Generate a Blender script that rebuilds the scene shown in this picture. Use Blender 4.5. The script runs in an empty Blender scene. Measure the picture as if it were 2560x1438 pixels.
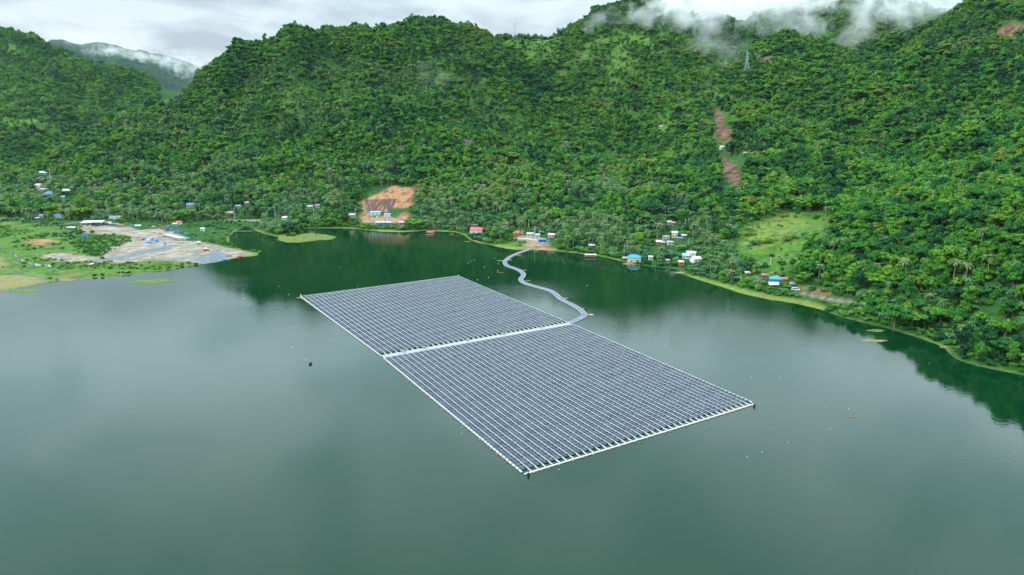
import bpy, bmesh, math, random
import numpy as np
from mathutils import Vector, Matrix

R = math.radians
random.seed(7)
rng = np.random.default_rng(11)
S = bpy.context.scene

# ------------------------------------------------------------------ camera
CH = 120.0                      # drone height over the reservoir
PITCH = R(13.6)
FPX = 1690.0                    # focal length in units of a 2560 wide frame
cam_d = bpy.data.cameras.new("camera")
cam = bpy.data.objects.new("camera", cam_d)
S.collection.objects.link(cam)
cam.location = (0, 0, CH)
cam.rotation_euler = (math.pi / 2 - PITCH, 0, 0)
cam_d.sensor_width = 36.0
cam_d.lens = FPX / 2560 * 36.0
cam_d.clip_start = 1.0
cam_d.clip_end = 30000.0
S.camera = cam

# ------------------------------------------------------------------ sky
SUN_EL, SUN_AZ = R(38), R(-104)     # sun direction: behind the camera, to the left
world = bpy.data.worlds.new("World")
S.world = world
world.use_nodes = True
wn, wl = world.node_tree.nodes, world.node_tree.links
wn.clear()
def N(nt, typ, **kw):
    n = nt.nodes.new(typ)
    for k, v in kw.items():
        if k.startswith('i_'):
            n.inputs[int(k[2:])].default_value = v
        else:
            setattr(n, k, v)
    return n
W = world.node_tree
out = N(W, 'ShaderNodeOutputWorld')
bg = N(W, 'ShaderNodeBackground')
bg.inputs[1].default_value = 0.1
sky = N(W, 'ShaderNodeTexSky', sky_type='NISHITA')
sky.sun_disc = False
sky.sun_elevation = SUN_EL
sky.sun_rotation = SUN_AZ
sky.air_density = 1.0
sky.dust_density = 2.0
tc = N(W, 'ShaderNodeTexCoord')
sep = N(W, 'ShaderNodeSeparateXYZ')
wl.new(tc.outputs['Generated'], sep.inputs[0])
def math_node(nt, op, a, b=None, clamp=False):
    m = nt.nodes.new('ShaderNodeMath'); m.operation = op; m.use_clamp = clamp
    for i, v in enumerate((a, b)):
        if v is None: continue
        if isinstance(v, (int, float)): m.inputs[i].default_value = v
        else: nt.links.new(v, m.inputs[i])
    return m.outputs[0]
# overcast deck: project direction onto a flat cloud layer
zc = math_node(W, 'MAXIMUM', sep.outputs[2], 0.0)
za = math_node(W, 'ADD', zc, 0.18)
ux = math_node(W, 'DIVIDE', sep.outputs[0], za)
uy = math_node(W, 'DIVIDE', sep.outputs[1], za)
cmb = N(W, 'ShaderNodeCombineXYZ')
wl.new(ux, cmb.inputs[0]); wl.new(uy, cmb.inputs[1])
mp = N(W, 'ShaderNodeMapping')
mp.inputs['Scale'].default_value = (1.0, 0.85, 1)
mp.inputs['Location'].default_value = (3.3, 1.2, 0)
wl.new(cmb.outputs[0], mp.inputs[0])
nz = N(W, 'ShaderNodeTexNoise'); nz.inputs['Scale'].default_value = 2.1; nz.inputs['Detail'].default_value = 7; nz.inputs['Roughness'].default_value = 0.52
nz.inputs['Distortion'].default_value = 0.35
wl.new(mp.outputs[0], nz.inputs[0])
rp = N(W, 'ShaderNodeValToRGB')
rp.color_ramp.elements[0].position = 0.40; rp.color_ramp.elements[0].color = (4.4, 5.0, 5.5, 1)
rp.color_ramp.elements[1].position = 0.58; rp.color_ramp.elements[1].color = (8.8, 9.0, 9.1, 1)
wl.new(nz.outputs[0], rp.inputs[0])
# an overcast sky is brighter towards the zenith
mr_ = N(W, 'ShaderNodeMapRange', interpolation_type='SMOOTHSTEP')
mr_.inputs[1].default_value = 0.13; mr_.inputs[2].default_value = 0.36; mr_.inputs[3].default_value = 1.0; mr_.inputs[4].default_value = 2.75
wl.new(zc, mr_.inputs[0]); br = mr_.outputs[0]
vm = N(W, 'ShaderNodeVectorMath', operation='SCALE')
rmx = N(W, 'ShaderNodeMix', data_type='RGBA'); rmx.inputs[7].default_value = (6.9, 7.4, 7.7, 1)
lf = math_node(W, 'MULTIPLY', zc, 2.2, clamp=True); lf = math_node(W, 'MINIMUM', lf, 0.42); wl.new(lf, rmx.inputs[0]); wl.new(rp.outputs[0], rmx.inputs[6])
wl.new(rmx.outputs[2], vm.inputs[0]); wl.new(br, vm.inputs['Scale'])
mx = N(W, 'ShaderNodeMix', data_type='RGBA')
mx.inputs[0].default_value = 0.93
# thinner, bluer deck overhead
el = math_node(W, 'MULTIPLY', zc, 4.0, clamp=True)
tm = N(W, 'ShaderNodeMix', data_type='RGBA'); tm.inputs[6].default_value = (1, 1, 1, 1); tm.inputs[7].default_value = (0.80, 0.98, 1.06, 1)
wl.new(el, tm.inputs[0])
vm2 = N(W, 'ShaderNodeVectorMath', operation='MULTIPLY'); wl.new(vm.outputs[0], vm2.inputs[0]); wl.new(tm.outputs[2], vm2.inputs[1])
wl.new(sky.outputs[0], mx.inputs[6]); wl.new(vm2.outputs[0], mx.inputs[7])
wl.new(mx.outputs[2], bg.inputs[0]); wl.new(bg.outputs[0], out.inputs[0])

sun_d = bpy.data.lights.new("sun", 'SUN')
sun_d.energy = 2.4
sun_d.angle = R(9)
sun_d.color = (1.0, 0.94, 0.82)
sun = bpy.data.objects.new("sun", sun_d)
S.collection.objects.link(sun)
sd = Vector((math.sin(SUN_AZ) * math.cos(SUN_EL), math.cos(SUN_AZ) * math.cos(SUN_EL), math.sin(SUN_EL)))
sun.rotation_euler = (-sd).to_track_quat('-Z', 'Y').to_euler()
sun.location = (0, 0, 500)

S.view_settings.view_transform = 'Standard'
S.view_settings.look = 'None'
S.view_settings.gamma = 1.0
S.view_settings.exposure = 0.22
S.cycles.max_bounces = 6
S.cycles.diffuse_bounces = 2
S.cycles.glossy_bounces = 2
S.cycles.transmission_bounces = 2
S.cycles.transparent_max_bounces = 8
S.cycles.volume_bounces = 3
S.cycles.volume_step_rate = 2.0
S.cycles.volume_max_steps = 64
S.cycles.caustics_reflective = False
S.cycles.caustics_refractive = False

# ------------------------------------------------------------------ pixel -> world helpers
cP, sP = math.cos(PITCH), math.sin(PITCH)
def ray(px, py):
    xc, yc = (px - 1280) / FPX, (719 - py) / FPX
    return np.array([xc, cP + yc * sP, -sP + yc * cP])
def at_z(px, py, z=0.0):
    d = ray(px, py); t = (z - CH) / d[2]
    return np.array([d[0] * t, d[1] * t, z])
def at_y(px, py, Y):
    d = ray(px, py); t = Y / d[1]
    return np.array([d[0] * t, Y, CH + d[2] * t])
def project(p):
    x, y, z = p[..., 0], p[..., 1], p[..., 2] - CH
    zc_ = y * cP - z * sP
    yc_ = y * sP + z * cP
    return 1280 + FPX * x / zc_, 719 - FPX * yc_ / zc_, zc_

# ------------------------------------------------------------------ noise
def _hash(ix, iy, seed):
    h = (ix * 374761393 + iy * 668265263 + seed * 974634777) & 0xFFFFFFFF
    h = ((h ^ (h >> 13)) * 1274126177) & 0xFFFFFFFF
    return ((h ^ (h >> 16)) & 0xFFFF) / 65535.0
def vnoise(x, y, seed=0):
    ix, iy = np.floor(x).astype(np.int64), np.floor(y).astype(np.int64)
    fx, fy = x - ix, y - iy
    fx = fx * fx * fx * (fx * (fx * 6 - 15) + 10); fy = fy * fy * fy * (fy * (fy * 6 - 15) + 10)
    a, b = _hash(ix, iy, seed), _hash(ix + 1, iy, seed)
    c, d = _hash(ix, iy + 1, seed), _hash(ix + 1, iy + 1, seed)
    return (a + (b - a) * fx) * (1 - fy) + (c + (d - c) * fx) * fy
def fbm(x, y, wl_, oct=4, seed=0):
    s = 0; amp = 0.5; tot = 0
    for k in range(oct):
        s = s + amp * (vnoise(x / wl_, y / wl_, seed + k) * 2 - 1); tot += amp
        amp *= 0.5; wl_ *= 0.5
    return s / tot
def sstep(a, b, x):
    t = np.clip((x - a) / (b - a), 0, 1); return t * t * (3 - 2 * t)

# ------------------------------------------------------------------ object helpers
col = S.collection
def tag(o, label=None, cat=None, group=None, kind=None):
    if label: o['label'] = label
    if cat: o['category'] = cat
    if group: o['group'] = group
    if kind: o['kind'] = kind
    return o
def empty(name, loc, rz=0.0):
    o = bpy.data.objects.new(name, None); col.objects.link(o)
    o.location = loc; o.rotation_euler = (0, 0, rz)
    o.empty_display_size = 0.5
    return o
def link_mesh(name, me, parent=None, mats=()):
    for m in mats: me.materials.append(m)
    o = bpy.data.objects.new(name, me); col.objects.link(o)
    if parent: o.parent = parent
    return o
class MB:
    """collects boxes, prisms, tubes, sheets; build() links them as one mesh object"""
    def __init__(s): s.v = []; s.f = []; s.m = []
    def add(s, vs, fs, mi=0):
        b = len(s.v); s.v += [tuple(v) for v in vs]
        for f in fs: s.f.append([b + i for i in f]); s.m.append(mi)
    def box(s, x0, x1, y0, y1, z0, z1, mi=0, M=None):
        vs = [(x, y, z) for z in (z0, z1) for y in (y0, y1) for x in (x0, x1)]
        if M is not None: vs = [M @ Vector(v) for v in vs]
        s.add(vs, [(0, 2, 3, 1), (4, 5, 7, 6), (0, 1, 5, 4), (2, 6, 7, 3), (0, 4, 6, 2), (1, 3, 7, 5)], mi)
    def prism(s, prof, y0, y1, mi=0):
        """profile in the xz plane extruded along y"""
        n = len(prof)
        vs = [(x, y0, z) for x, z in prof] + [(x, y1, z) for x, z in prof]
        fs = [tuple(range(n)), tuple(range(2 * n - 1, n - 1, -1))]
        for i in range(n):
            j = (i + 1) % n; fs.append((i, i + n, j + n, j))
        s.add(vs, fs, mi)
    def tube(s, p0, p1, r0, r1=None, n=6, mi=0, cap=True):
        r1 = r0 if r1 is None else r1
        p0, p1 = Vector(p0), Vector(p1); d = (p1 - p0).normalized()
        a = d.orthogonal().normalized(); b = d.cross(a)
        vs = []
        for p, r in ((p0, r0), (p1, r1)):
            for k in range(n):
                t = 2 * math.pi * k / n
                vs.append(p + a * math.cos(t) * r + b * math.sin(t) * r)
        fs = [(k, (k + 1) % n, (k + 1) % n + n, k + n) for k in range(n)]
        if cap: fs += [tuple(range(n - 1, -1, -1)), tuple(range(n, 2 * n))]
        s.add(vs, fs, mi)
    def path(s, pts, rads, n=6, mi=0):
        for i in range(len(pts) - 1): s.tube(pts[i], pts[i + 1], rads[i], rads[i + 1], n, mi, cap=(i in (0, len(pts) - 2)))
    def blob(s, c, rx, ry, rz, seed=0, amp=0.25, sub=1, mi=0):
        bm = bmesh.new(); bmesh.ops.create_icosphere(bm, subdivisions=sub, radius=1)
        r = random.Random(seed); vs = []
        for v in bm.verts:
            k = 1 + amp * (r.random() * 2 - 1)
            vs.append((c[0] + v.co.x * rx * k, c[1] + v.co.y * ry * k, c[2] + v.co.z * rz * k))
        s.add(vs, [[v.index for v in f.verts] for f in bm.faces], mi); bm.free()
    def mesh(s, name):
        me = bpy.data.meshes.new(name); me.from_pydata(s.v, [], s.f)
        me.polygons.foreach_set('material_index', s.m); me.update()
        return me
    def build(s, name, mats, parent=None, smooth=False):
        me = s.mesh(name)
        if not isinstance(mats, (list, tuple)): mats = [mats]
        if smooth: me.polygons.foreach_set('use_smooth', [True] * len(me.polygons))
        return link_mesh(name, me, parent, mats)

# ------------------------------------------------------------------ materials
_mats = {}
def simple(name, colr, rough=0.7, spec=0.3, var=0.12, scale=0.6, metal=0.0, bump=0.0, dirt=None):
    """painted or natural surface with a little uneven tone"""
    if name in _mats: return _mats[name]
    m = bpy.data.materials.new(name); m.use_nodes = True; nt = m.node_tree
    b = nt.nodes['Principled BSDF']
    b.inputs['Roughness'].default_value = rough
    b.inputs['Metallic'].default_value = metal
    b.inputs['Specular IOR Level'].default_value = spec
    tcn = N(nt, 'ShaderNodeTexCoord')
    n = N(nt, 'ShaderNodeTexNoise'); n.inputs['Scale'].default_value = scale; n.inputs['Detail'].default_value = 4
    nt.links.new(tcn.outputs['Object'], n.inputs[0])
    mxn = N(nt, 'ShaderNodeMix', data_type='RGBA')
    d = dirt if dirt else tuple(c * (1 - 2.2 * var) for c in colr)
    mxn.inputs[6].default_value = (*d, 1)
    mxn.inputs[7].default_value = (*colr, 1)
    r = N(nt, 'ShaderNodeMapRange'); r.inputs[1].default_value = 0.35; r.inputs[2].default_value = 0.55
    nt.links.new(n.outputs[0], r.inputs[0]); nt.links.new(r.outputs[0], mxn.inputs[0])
    nt.links.new(mxn.outputs[2], b.inputs['Base Color'])
    _mats[name] = m
    return m
def corrugated(name, colr, rust=0.25, rough=0.45):
    """sheet metal roof: ribs as a bump, rust streaks down the sheets"""
    if name in _mats: return _mats[name]
    m = bpy.data.materials.new(name); m.use_nodes = True; nt = m.node_tree
    b = nt.nodes['Principled BSDF']; b.inputs['Roughness'].default_value = rough
    b.inputs['Specular IOR Level'].default_value = 0.4
    tcn = N(nt, 'ShaderNodeTexCoord')
    mpn = N(nt, 'ShaderNodeMapping'); mpn.inputs['Scale'].default_value = (0.9, 0.14, 0.14)
    nt.links.new(tcn.outputs['Object'], mpn.inputs[0])
    n = N(nt, 'ShaderNodeTexNoise'); n.inputs['Scale'].default_value = 1.0; n.inputs['Detail'].default_value = 3
    nt.links.new(mpn.outputs[0], n.inputs[0])
    r = N(nt, 'ShaderNodeMapRange'); r.inputs[1].default_value = 0.62 - rust * 0.5; r.inputs[2].default_value = 0.80 - rust * 0.4
    nt.links.new(n.outputs[0], r.inputs[0])
    mxn = N(nt, 'ShaderNodeMix', data_type='RGBA')
    mxn.inputs[6].default_value = (*colr, 1); mxn.inputs[7].default_value = (0.2, 0.085, 0.04, 1)
    nt.links.new(r.outputs[0], mxn.inputs[0]); nt.links.new(mxn.outputs[2], b.inputs['Base Color'])
    wv = N(nt, 'ShaderNodeTexWave'); wv.inputs['Scale'].default_value = 1.2
    nt.links.new(tcn.outputs['Object'], wv.inputs[0])
    bp = N(nt, 'ShaderNodeBump'); bp.inputs['Strength'].default_value = 0.4; bp.inputs['Distance'].default_value = 0.05
    nt.links.new(wv.outputs[0], bp.inputs['Height']); nt.links.new(bp.outputs[0], b.inputs['Normal'])
    _mats[name] = m
    return m

# ------------------------------------------------------------------ shoreline (world polygons)
SHORE = [(-900, 800), (-420, 745), (-120, 738), (0, 727), (60, 718), (120, 706), (170, 698), (262, 692), (330, 688), (430, 672), (480, 663), (540, 655),
         (600, 643), (640, 640), (650, 634), (640, 629), (610, 626), (580, 618), (571, 606), (575, 590), (590, 575), (610, 567), (628, 566), (640, 577),
         (665, 585), (690, 592), (722, 593), (750, 588), (756, 577), (762, 571), (790, 571), (850, 571), (900, 574), (960, 580), (1010, 581), (1060, 577), (1100, 579), (1140, 581),
         (1158, 587), (1172, 600), (1200, 609), (1230, 613), (1262, 622), (1300, 625), (1345, 625), (1385, 627), (1405, 630), (1440, 633), (1465, 637),
         (1500, 641), (1540, 650), (1580, 661), (1640, 669), (1690, 674), (1705, 684), (1730, 694), (1765, 706), (1850, 732), (1920, 748), (1985, 757),
         (2020, 765), (2060, 777), (2110, 795), (2180, 813), (2240, 827), (2300, 846), (2352, 866), (2372, 882), (2400, 900), (2440, 914), (2500, 927),
         (2560, 938), (2680, 962), (2900, 1010), (3400, 1120)]
shore_w = np.array([at_z(px, py)[:2] for px, py in SHORE])
shore_w = np.concatenate([shore_w, [[2500, 100], [2500, 9000], [-6000, 9000], [-6000, shore_w[0][1]]]])
ISLET = [(692, 594), (705, 589), (740, 584), (780, 582), (815, 586), (850, 592), (830, 599), (795, 601), (765, 605), (745, 609), (715, 606), (698, 602)]

def seg_dist(P, poly, closed=True):
    d2 = np.full(P.shape[:-1], 1e18)
    n = len(poly)
    for i in range(n if closed else n - 1):
        a, b = poly[i], poly[(i + 1) % n]
        ab = b - a; L = ab @ ab + 1e-9
        t = np.clip(((P - a) @ ab) / L, 0, 1)
        q = P - a - t[..., None] * ab
        d2 = np.minimum(d2, (q * q).sum(-1))
    return np.sqrt(d2)
def inside(P, poly):
    x, y = P[..., 0], P[..., 1]; c = np.zeros(x.shape, bool); n = len(poly)
    for i in range(n):
        (x0, y0), (x1, y1) = poly[i], poly[(i + 1) % n]
        if y0 == y1: continue
        k = ((y0 > y) != (y1 > y)) & (x < (x1 - x0) * (y - y0) / (y1 - y0) + x0)
        c ^= k
    return c
def sdist(P, poly):
    d = seg_dist(P, poly); return np.where(inside(P, poly), d, -d)

# ------------------------------------------------------------------ terrain control heights
CT = []
def cz(*L):
    for px, py, z in L: CT.append(at_z(px, py, z))
def cy(px, *L):
    for py, Y in L: CT.append(at_y(px, py, Y))
cz((-150, 650, 2), (50, 660, 2), (60, 610, 2), (300, 640, 2), (300, 600, 2), (450, 600, 2.5), (520, 635, 2), (610, 633, 1.5), (150, 570, 3.5), (300, 555, 5), (450, 560, 5),
   (-200, 560, 5), (600, 550, 5), (30, 530, 8), (200, 505, 12), (50, 470, 14), (110, 440, 17), (-200, 470, 14), (340, 520, 10),
   (700, 575, 2), (800, 560, 4), (900, 560, 6), (1000, 562, 6), (1100, 565, 5), (950, 545, 9), (1210, 590, 4), (1200, 575, 7),
   (1330, 612, 3.5), (1330, 590, 6), (1400, 612, 4), (1450, 620, 4), (1600, 650, 4), (1700, 660, 4), (1580, 630, 8),
   (1800, 700, 5), (1950, 735, 5), (2050, 750, 6), (2200, 800, 4))
cy(500, (480, 985), (400, 1120), (300, 1260), (200, 1420), (160, 1490))
cy(300, (460, 1060), (400, 1170), (345, 1280), (306, 1350))
cy(100, (415, 1350))
cy(200, (450, 1100), (400, 1230), (368, 1330))
cy(430, (215, 1450), (300, 1290), (420, 1080))
cy(620, (540, 860), (480, 960), (400, 1090), (300, 1240), (200, 1400), (92, 1560))
cy(720, (540, 840), (300, 1230), (180, 1420), (76, 1600))
cy(850, (500, 905), (450, 985), (400, 1070), (300, 1220), (200, 1390), (110, 1540), (66, 1620))
cy(940, (530, 850), (505, 875), (490, 890), (465, 935), (430, 1010))
cy(1030, (500, 890), (460, 950), (400, 1060), (300, 1220), (200, 1390), (100, 1560), (48, 1650))
cy(1120, (540, 820), (450, 960), (300, 1220), (40, 1660))
cy(1180, (500, 860), (350, 1090), (200, 1390), (68, 1680))
cy(1250, (560, 770), (450, 930), (300, 1210), (82, 1730))
cy(1330, (560, 740), (500, 850), (400, 1030), (300, 1230), (200, 1430), (130, 1600), (88, 1740))
cy(1400, (86, 1760), (150, 1590))
cy(1450, (60, 1770), (560, 730), (450, 960), (300, 1280), (200, 1480))
cy(1520, (14, 1800), (100, 1640), (200, 1460), (350, 1140), (480, 860))
cy(1600, (-15, 1830), (100, 1600), (200, 1390))
cy(1650, (600, 640), (520, 745), (400, 940), (300, 1130), (200, 1340), (100, 1560), (10, 1780))
cy(1760, (600, 620), (500, 730), (400, 890), (300, 1060), (210, 1240), (160, 1370), (35, 1800), (110, 1640))
cy(1840, (550, 650), (470, 760), (400, 860), (300, 1010), (200, 1200), (165, 1290), (150, 1460), (45, 1820))
cy(1900, (150, 1400), (30, 1830))
cy(1960, (640, 560), (560, 640), (530, 680), (480, 740), (400, 850), (300, 1010), (200, 1200), (25, 1820))
cy(2000, (650, 530), (400, 830), (100, 1460))
cy(2060, (700, 480), (560, 610), (480, 720), (300, 1030), (-5, 1800))
cy(2150, (760, 430), (560, 570), (480, 690), (400, 860), (300, 1080), (200, 1290), (100, 1500), (-10, 1720))
cy(2280, (740, 420), (600, 500), (500, 640), (400, 800), (300, 980), (200, 1180), (100, 1390), (-5, 1600))
cy(2420, (780, 372), (700, 405), (600, 455), (520, 505), (490, 560), (450, 650), (400, 730), (300, 870), (200, 1010), (100, 1170), (5, 1330))
cy(2500, (850, 345), (600, 430), (490, 495), (470, 560), (8, 1290), (100, 1130))
cy(2600, (850, 325), (700, 370), (600, 410), (500, 455), (470, 520), (400, 640), (300, 780), (200, 920), (100, 1060), (25, 1180))
cy(2800, (700, 340), (500, 420), (300, 700), (30, 1100))
# behind the ridges the ground falls away
for px, py, Y, dz in ((500, 160, 1850, -150), (620, 90, 1950, -150), (850, 60, 2000, -170), (1100, 36, 2030, -170), (1330, 88, 2050, -120), (1520, 14, 2200, -120),
                      (1760, 35, 2200, -140), (2000, 20, 2200, -140), (2280, -5, 2050, -150), (2500, 8, 1750, -120), (430, 215, 1850, -120), (2700, 25, 1600, -100)):
    p = at_y(px, py, Y - 380); CT.append(np.array([p[0] * 1.15, Y, p[2] + dz]))
# left range across the valley
cy(-300, (430, 1500), (300, 1800), (200, 2050), (0, 2600), (-30, 2750))
cy(0, (430, 1560), (360, 1720), (300, 1880), (200, 2180), (120, 2440), (66, 2620))
cy(120, (405, 1640), (300, 1950), (200, 2270), (108, 2640))
cy(230, (370, 1740), (300, 2000), (200, 2370), (142, 2660))
cy(330, (330, 1900), (250, 2250), (182, 2640))
cy(420, (260, 2300), (212, 2620))
cy(480, (235, 2620), (262, 2300))
cy(380, (215, 2450), (240, 2250))
for px, py, Y, dz in ((0, 66, 3050, -120), (200, 130, 3050, -120), (400, 205, 3050, -100), (-300, -30, 3100, -100)):
    p = at_y(px, py, Y - 400); CT.append(np.array([p[0] * 1.12, Y, p[2] + dz]))
CT = np.array(CT)
def tps_fit(P, v, lam):
    n = len(P); d = np.sqrt(((P[:, None] - P[None]) ** 2).sum(-1)) + 1e-9
    K = np.where(d > 1e-6, d * d * np.log(d), 0) + np.eye(n) * lam
    A = np.zeros((n + 3, n + 3)); A[:n, :n] = K; A[:n, n] = 1; A[:n, n + 1:] = P; A[n, :n] = 1; A[n + 1:, :n] = P.T
    return np.linalg.solve(A, np.concatenate([v, np.zeros(3)]))
_P = CT[:, :2] / 500.0
_w = tps_fit(_P, CT[:, 2], 0.004)
def tps(x, y):
    q = np.stack([x, y], -1).reshape(-1, 2) / 500.0; o = np.empty(len(q))
    for i in range(0, len(q), 40000):
        c = q[i:i + 40000]; d2 = ((c[:, None] - _P[None]) ** 2).sum(-1) + 1e-12
        o[i:i + 40000] = (0.5 * d2 * np.log(d2)) @ _w[:-3] + _w[-3] + c @ _w[-2:]
    return o.reshape(x.shape)

def axis(segs):
    a = []
    for lo, hi, st in segs: a.append(np.arange(lo, hi, st))
    a.append([segs[-1][1]]); return np.concatenate(a)
GX = axis([(-3000, -700, 11), (-700, 620, 4), (620, 2100, 10)])
GY = axis([(220, 320, 8), (320, 1000, 4), (1000, 2300, 9), (2300, 3200, 16)])
XX, YY = np.meshgrid(GX, GY)
PP = np.stack([XX, YY], -1)
SD = sdist(PP, shore_w)
SD = SD + 2.2 * fbm(XX, YY, 28, 3, 5) * sstep(40, 5, np.abs(SD))
isl = np.array([at_z(px, py)[:2] for px, py in ISLET])
SDI = sdist(PP, isl) + 4.0 * fbm(XX, YY, 18, 3, 15)
base = np.maximum(tps(XX, YY), 1.3)
hill = sstep(12, 60, base)
base = base - 9 * sstep(70, 220, base)
# buttresses and gullies worn into the slopes
rid = 1 - np.abs(fbm(XX + 0.35 * YY, YY * 0.45 + 50, 150, 3, 21)) * 2
rid2 = 1 - np.abs(fbm(XX - 0.25 * YY, YY * 0.5 + 50, 62, 3, 33)) * 2
ridge_guard = sstep(0.0, 1.0, hill)
rid0 = 1 - np.abs(fbm(XX + 0.2 * YY, YY * 0.38 + 50, 330, 2, 121)) * 2
base = base + ridge_guard * (rid * 26 - 16 + rid2 * 10 - 5) + sstep(25, 110, base) * (1 - 0.72 * sstep(200, 300, base)) * (rid0 * 46 - 30) + (0.4 + 3.5 * hill) * fbm(XX, YY, 45, 4, 9)
Z = np.where(SD > 0, 0.10 * np.clip(SD, 0, 9) + sstep(4, 55, SD) * (np.maximum(base, 1.2) - 0.9), 0.10 * SD)
Z = np.maximum(Z, -4)
Z = np.where(SDI > 0, np.maximum(Z, np.clip(SDI * 0.12, 0, 0.55) + 0.15 * fbm(XX, YY, 9, 2, 4)), Z)
# levelled yard and cut bench
def hgt(x, y):
    x = np.asarray(x, float); y = np.asarray(y, float)
    i = np.clip(np.searchsorted(GX, x) - 1, 0, len(GX) - 2); j = np.clip(np.searchsorted(GY, y) - 1, 0, len(GY) - 2)
    fx = np.clip((x - GX[i]) / (GX[i + 1] - GX[i]), 0, 1); fy = np.clip((y - GY[j]) / (GY[j + 1] - GY[j]), 0, 1)
    return (Z[j, i] * (1 - fx) + Z[j, i + 1] * fx) * (1 - fy) + (Z[j + 1, i] * (1 - fx) + Z[j + 1, i + 1] * fx) * fy
def hit(px, py, t0=230.0, t1=3100.0):
    for k in range(40):
        q = hit_(px, py + k * 1.5, t0, t1)
        if q is not None: return q
def hit_(px, py, t0, t1):
    """first point where the line of sight meets the ground"""
    d = ray(px, py); t = np.concatenate([np.arange(t0, 1200, 1.0), np.arange(1200, t1, 3.0)])
    P = np.array([0, 0, CH])[None] + t[:, None] * d[None]
    h = hgt(P[:, 0], P[:, 1]); k = np.nonzero(P[:, 2] <= np.maximum(h, 0))[0]
    if len(k) == 0: return None
    k = k[0]; a = P[max(k - 1, 0)]; b = P[k]
    for _ in range(12):
        m = (a + b) / 2
        if m[2] <= max(float(hgt(m[0], m[1])), 0): b = m
        else: a = m
    return b
def wpoly(pts):
    return np.array([p[:2] for p in (hit(*q) for q in pts) if p is not None])
# ------------------------------------------------------------------ ground cover patches (world polygons)
GRAVEL = [[(205, 566), (245, 562), (320, 566), (350, 575), (395, 572), (440, 578), (470, 602), (520, 608), (560, 618), (600, 626), (625, 633), (600, 640), (560, 652),
           (520, 660), (470, 656), (430, 650), (360, 652), (300, 658), (230, 652), (240, 645), (262, 628), (285, 617), (318, 602), (322, 592), (290, 586), (250, 586), (215, 583), (200, 575)],
          [(100, 640), (150, 632), (230, 640), (240, 652), (180, 656), (130, 650)],
          [(1290, 590), (1340, 592), (1368, 602), (1372, 612), (1345, 616), (1320, 608), (1290, 600)]]
TARMAC = [[(235, 650), (300, 640), (380, 622), (428, 612), (442, 614), (400, 628), (330, 643), (290, 650), (240, 654)],
          [(425, 650), (470, 640), (500, 631), (505, 634), (470, 644), (440, 652)],
          [(480, 647), (520, 636), (530, 626), (555, 630), (575, 640), (560, 650), (520, 658), (490, 654)]]
SCAR = [[(1776, 268), (1796, 275), (1808, 300), (1829, 330), (1826, 356), (1800, 350), (1786, 342), (1790, 315), (1780, 290)],
        [(1797, 388), (1812, 386), (1838, 410), (1858, 440), (1846, 470), (1830, 470), (1822, 450), (1802, 436), (1797, 410)],
        [(2490, 70), (2560, 60), (2600, 90), (2530, 100), (2480, 115)], [(1500, 262), (1522, 262), (1520, 277), (1508, 275)], [(1900, 150), (1950, 140), (1960, 150), (1910, 165)]]
SOIL = [[(900, 505), (915, 496), (950, 482), (975, 470), (990, 462), (1003, 470), (1020, 468), (1045, 457), (1065, 460), (1040, 474), (1030, 488), (1034, 510), (1020, 520), (990, 520), (960, 522), (920, 520)],
        [(895, 512), (912, 515), (925, 535), (918, 548), (900, 545), (905, 530)],
        [(1006, 532), (1018, 530), (1024, 545), (1005, 552), (995, 545)], [(900, 545), (960, 540), (1000, 548), (1005, 562), (950, 560), (900, 556)],
        [(1300, 612), (1350, 606), (1372, 613), (1380, 624), (1350, 624), (1325, 618)],
        [(1562, 552), (1580, 552), (1576, 562), (1560, 560)], [(60, 600), (120, 597), (150, 605), (110, 612), (75, 610)],
        [(905, 548), (925, 553), (938, 562), (905, 560)], [(1995, 716), (2060, 724), (2075, 736), (2035, 732), (1998, 725)],
        [(480, 655), (520, 643), (540, 634), (548, 632), (520, 646), (488, 658)]]
ROAD = [[(1990, 727), (2010, 731), (2060, 742), (2105, 750), (2150, 758), (2150, 761), (2100, 754), (2050, 746), (2000, 735)],
        [(105, 440), (118, 442), (122, 458), (126, 470), (118, 468), (108, 455)],
        [(955, 541), (985, 546), (1008, 553), (1012, 557), (980, 552)], [(560, 548), (640, 550), (700, 547), (700, 549), (640, 553), (560, 551)]]
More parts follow.
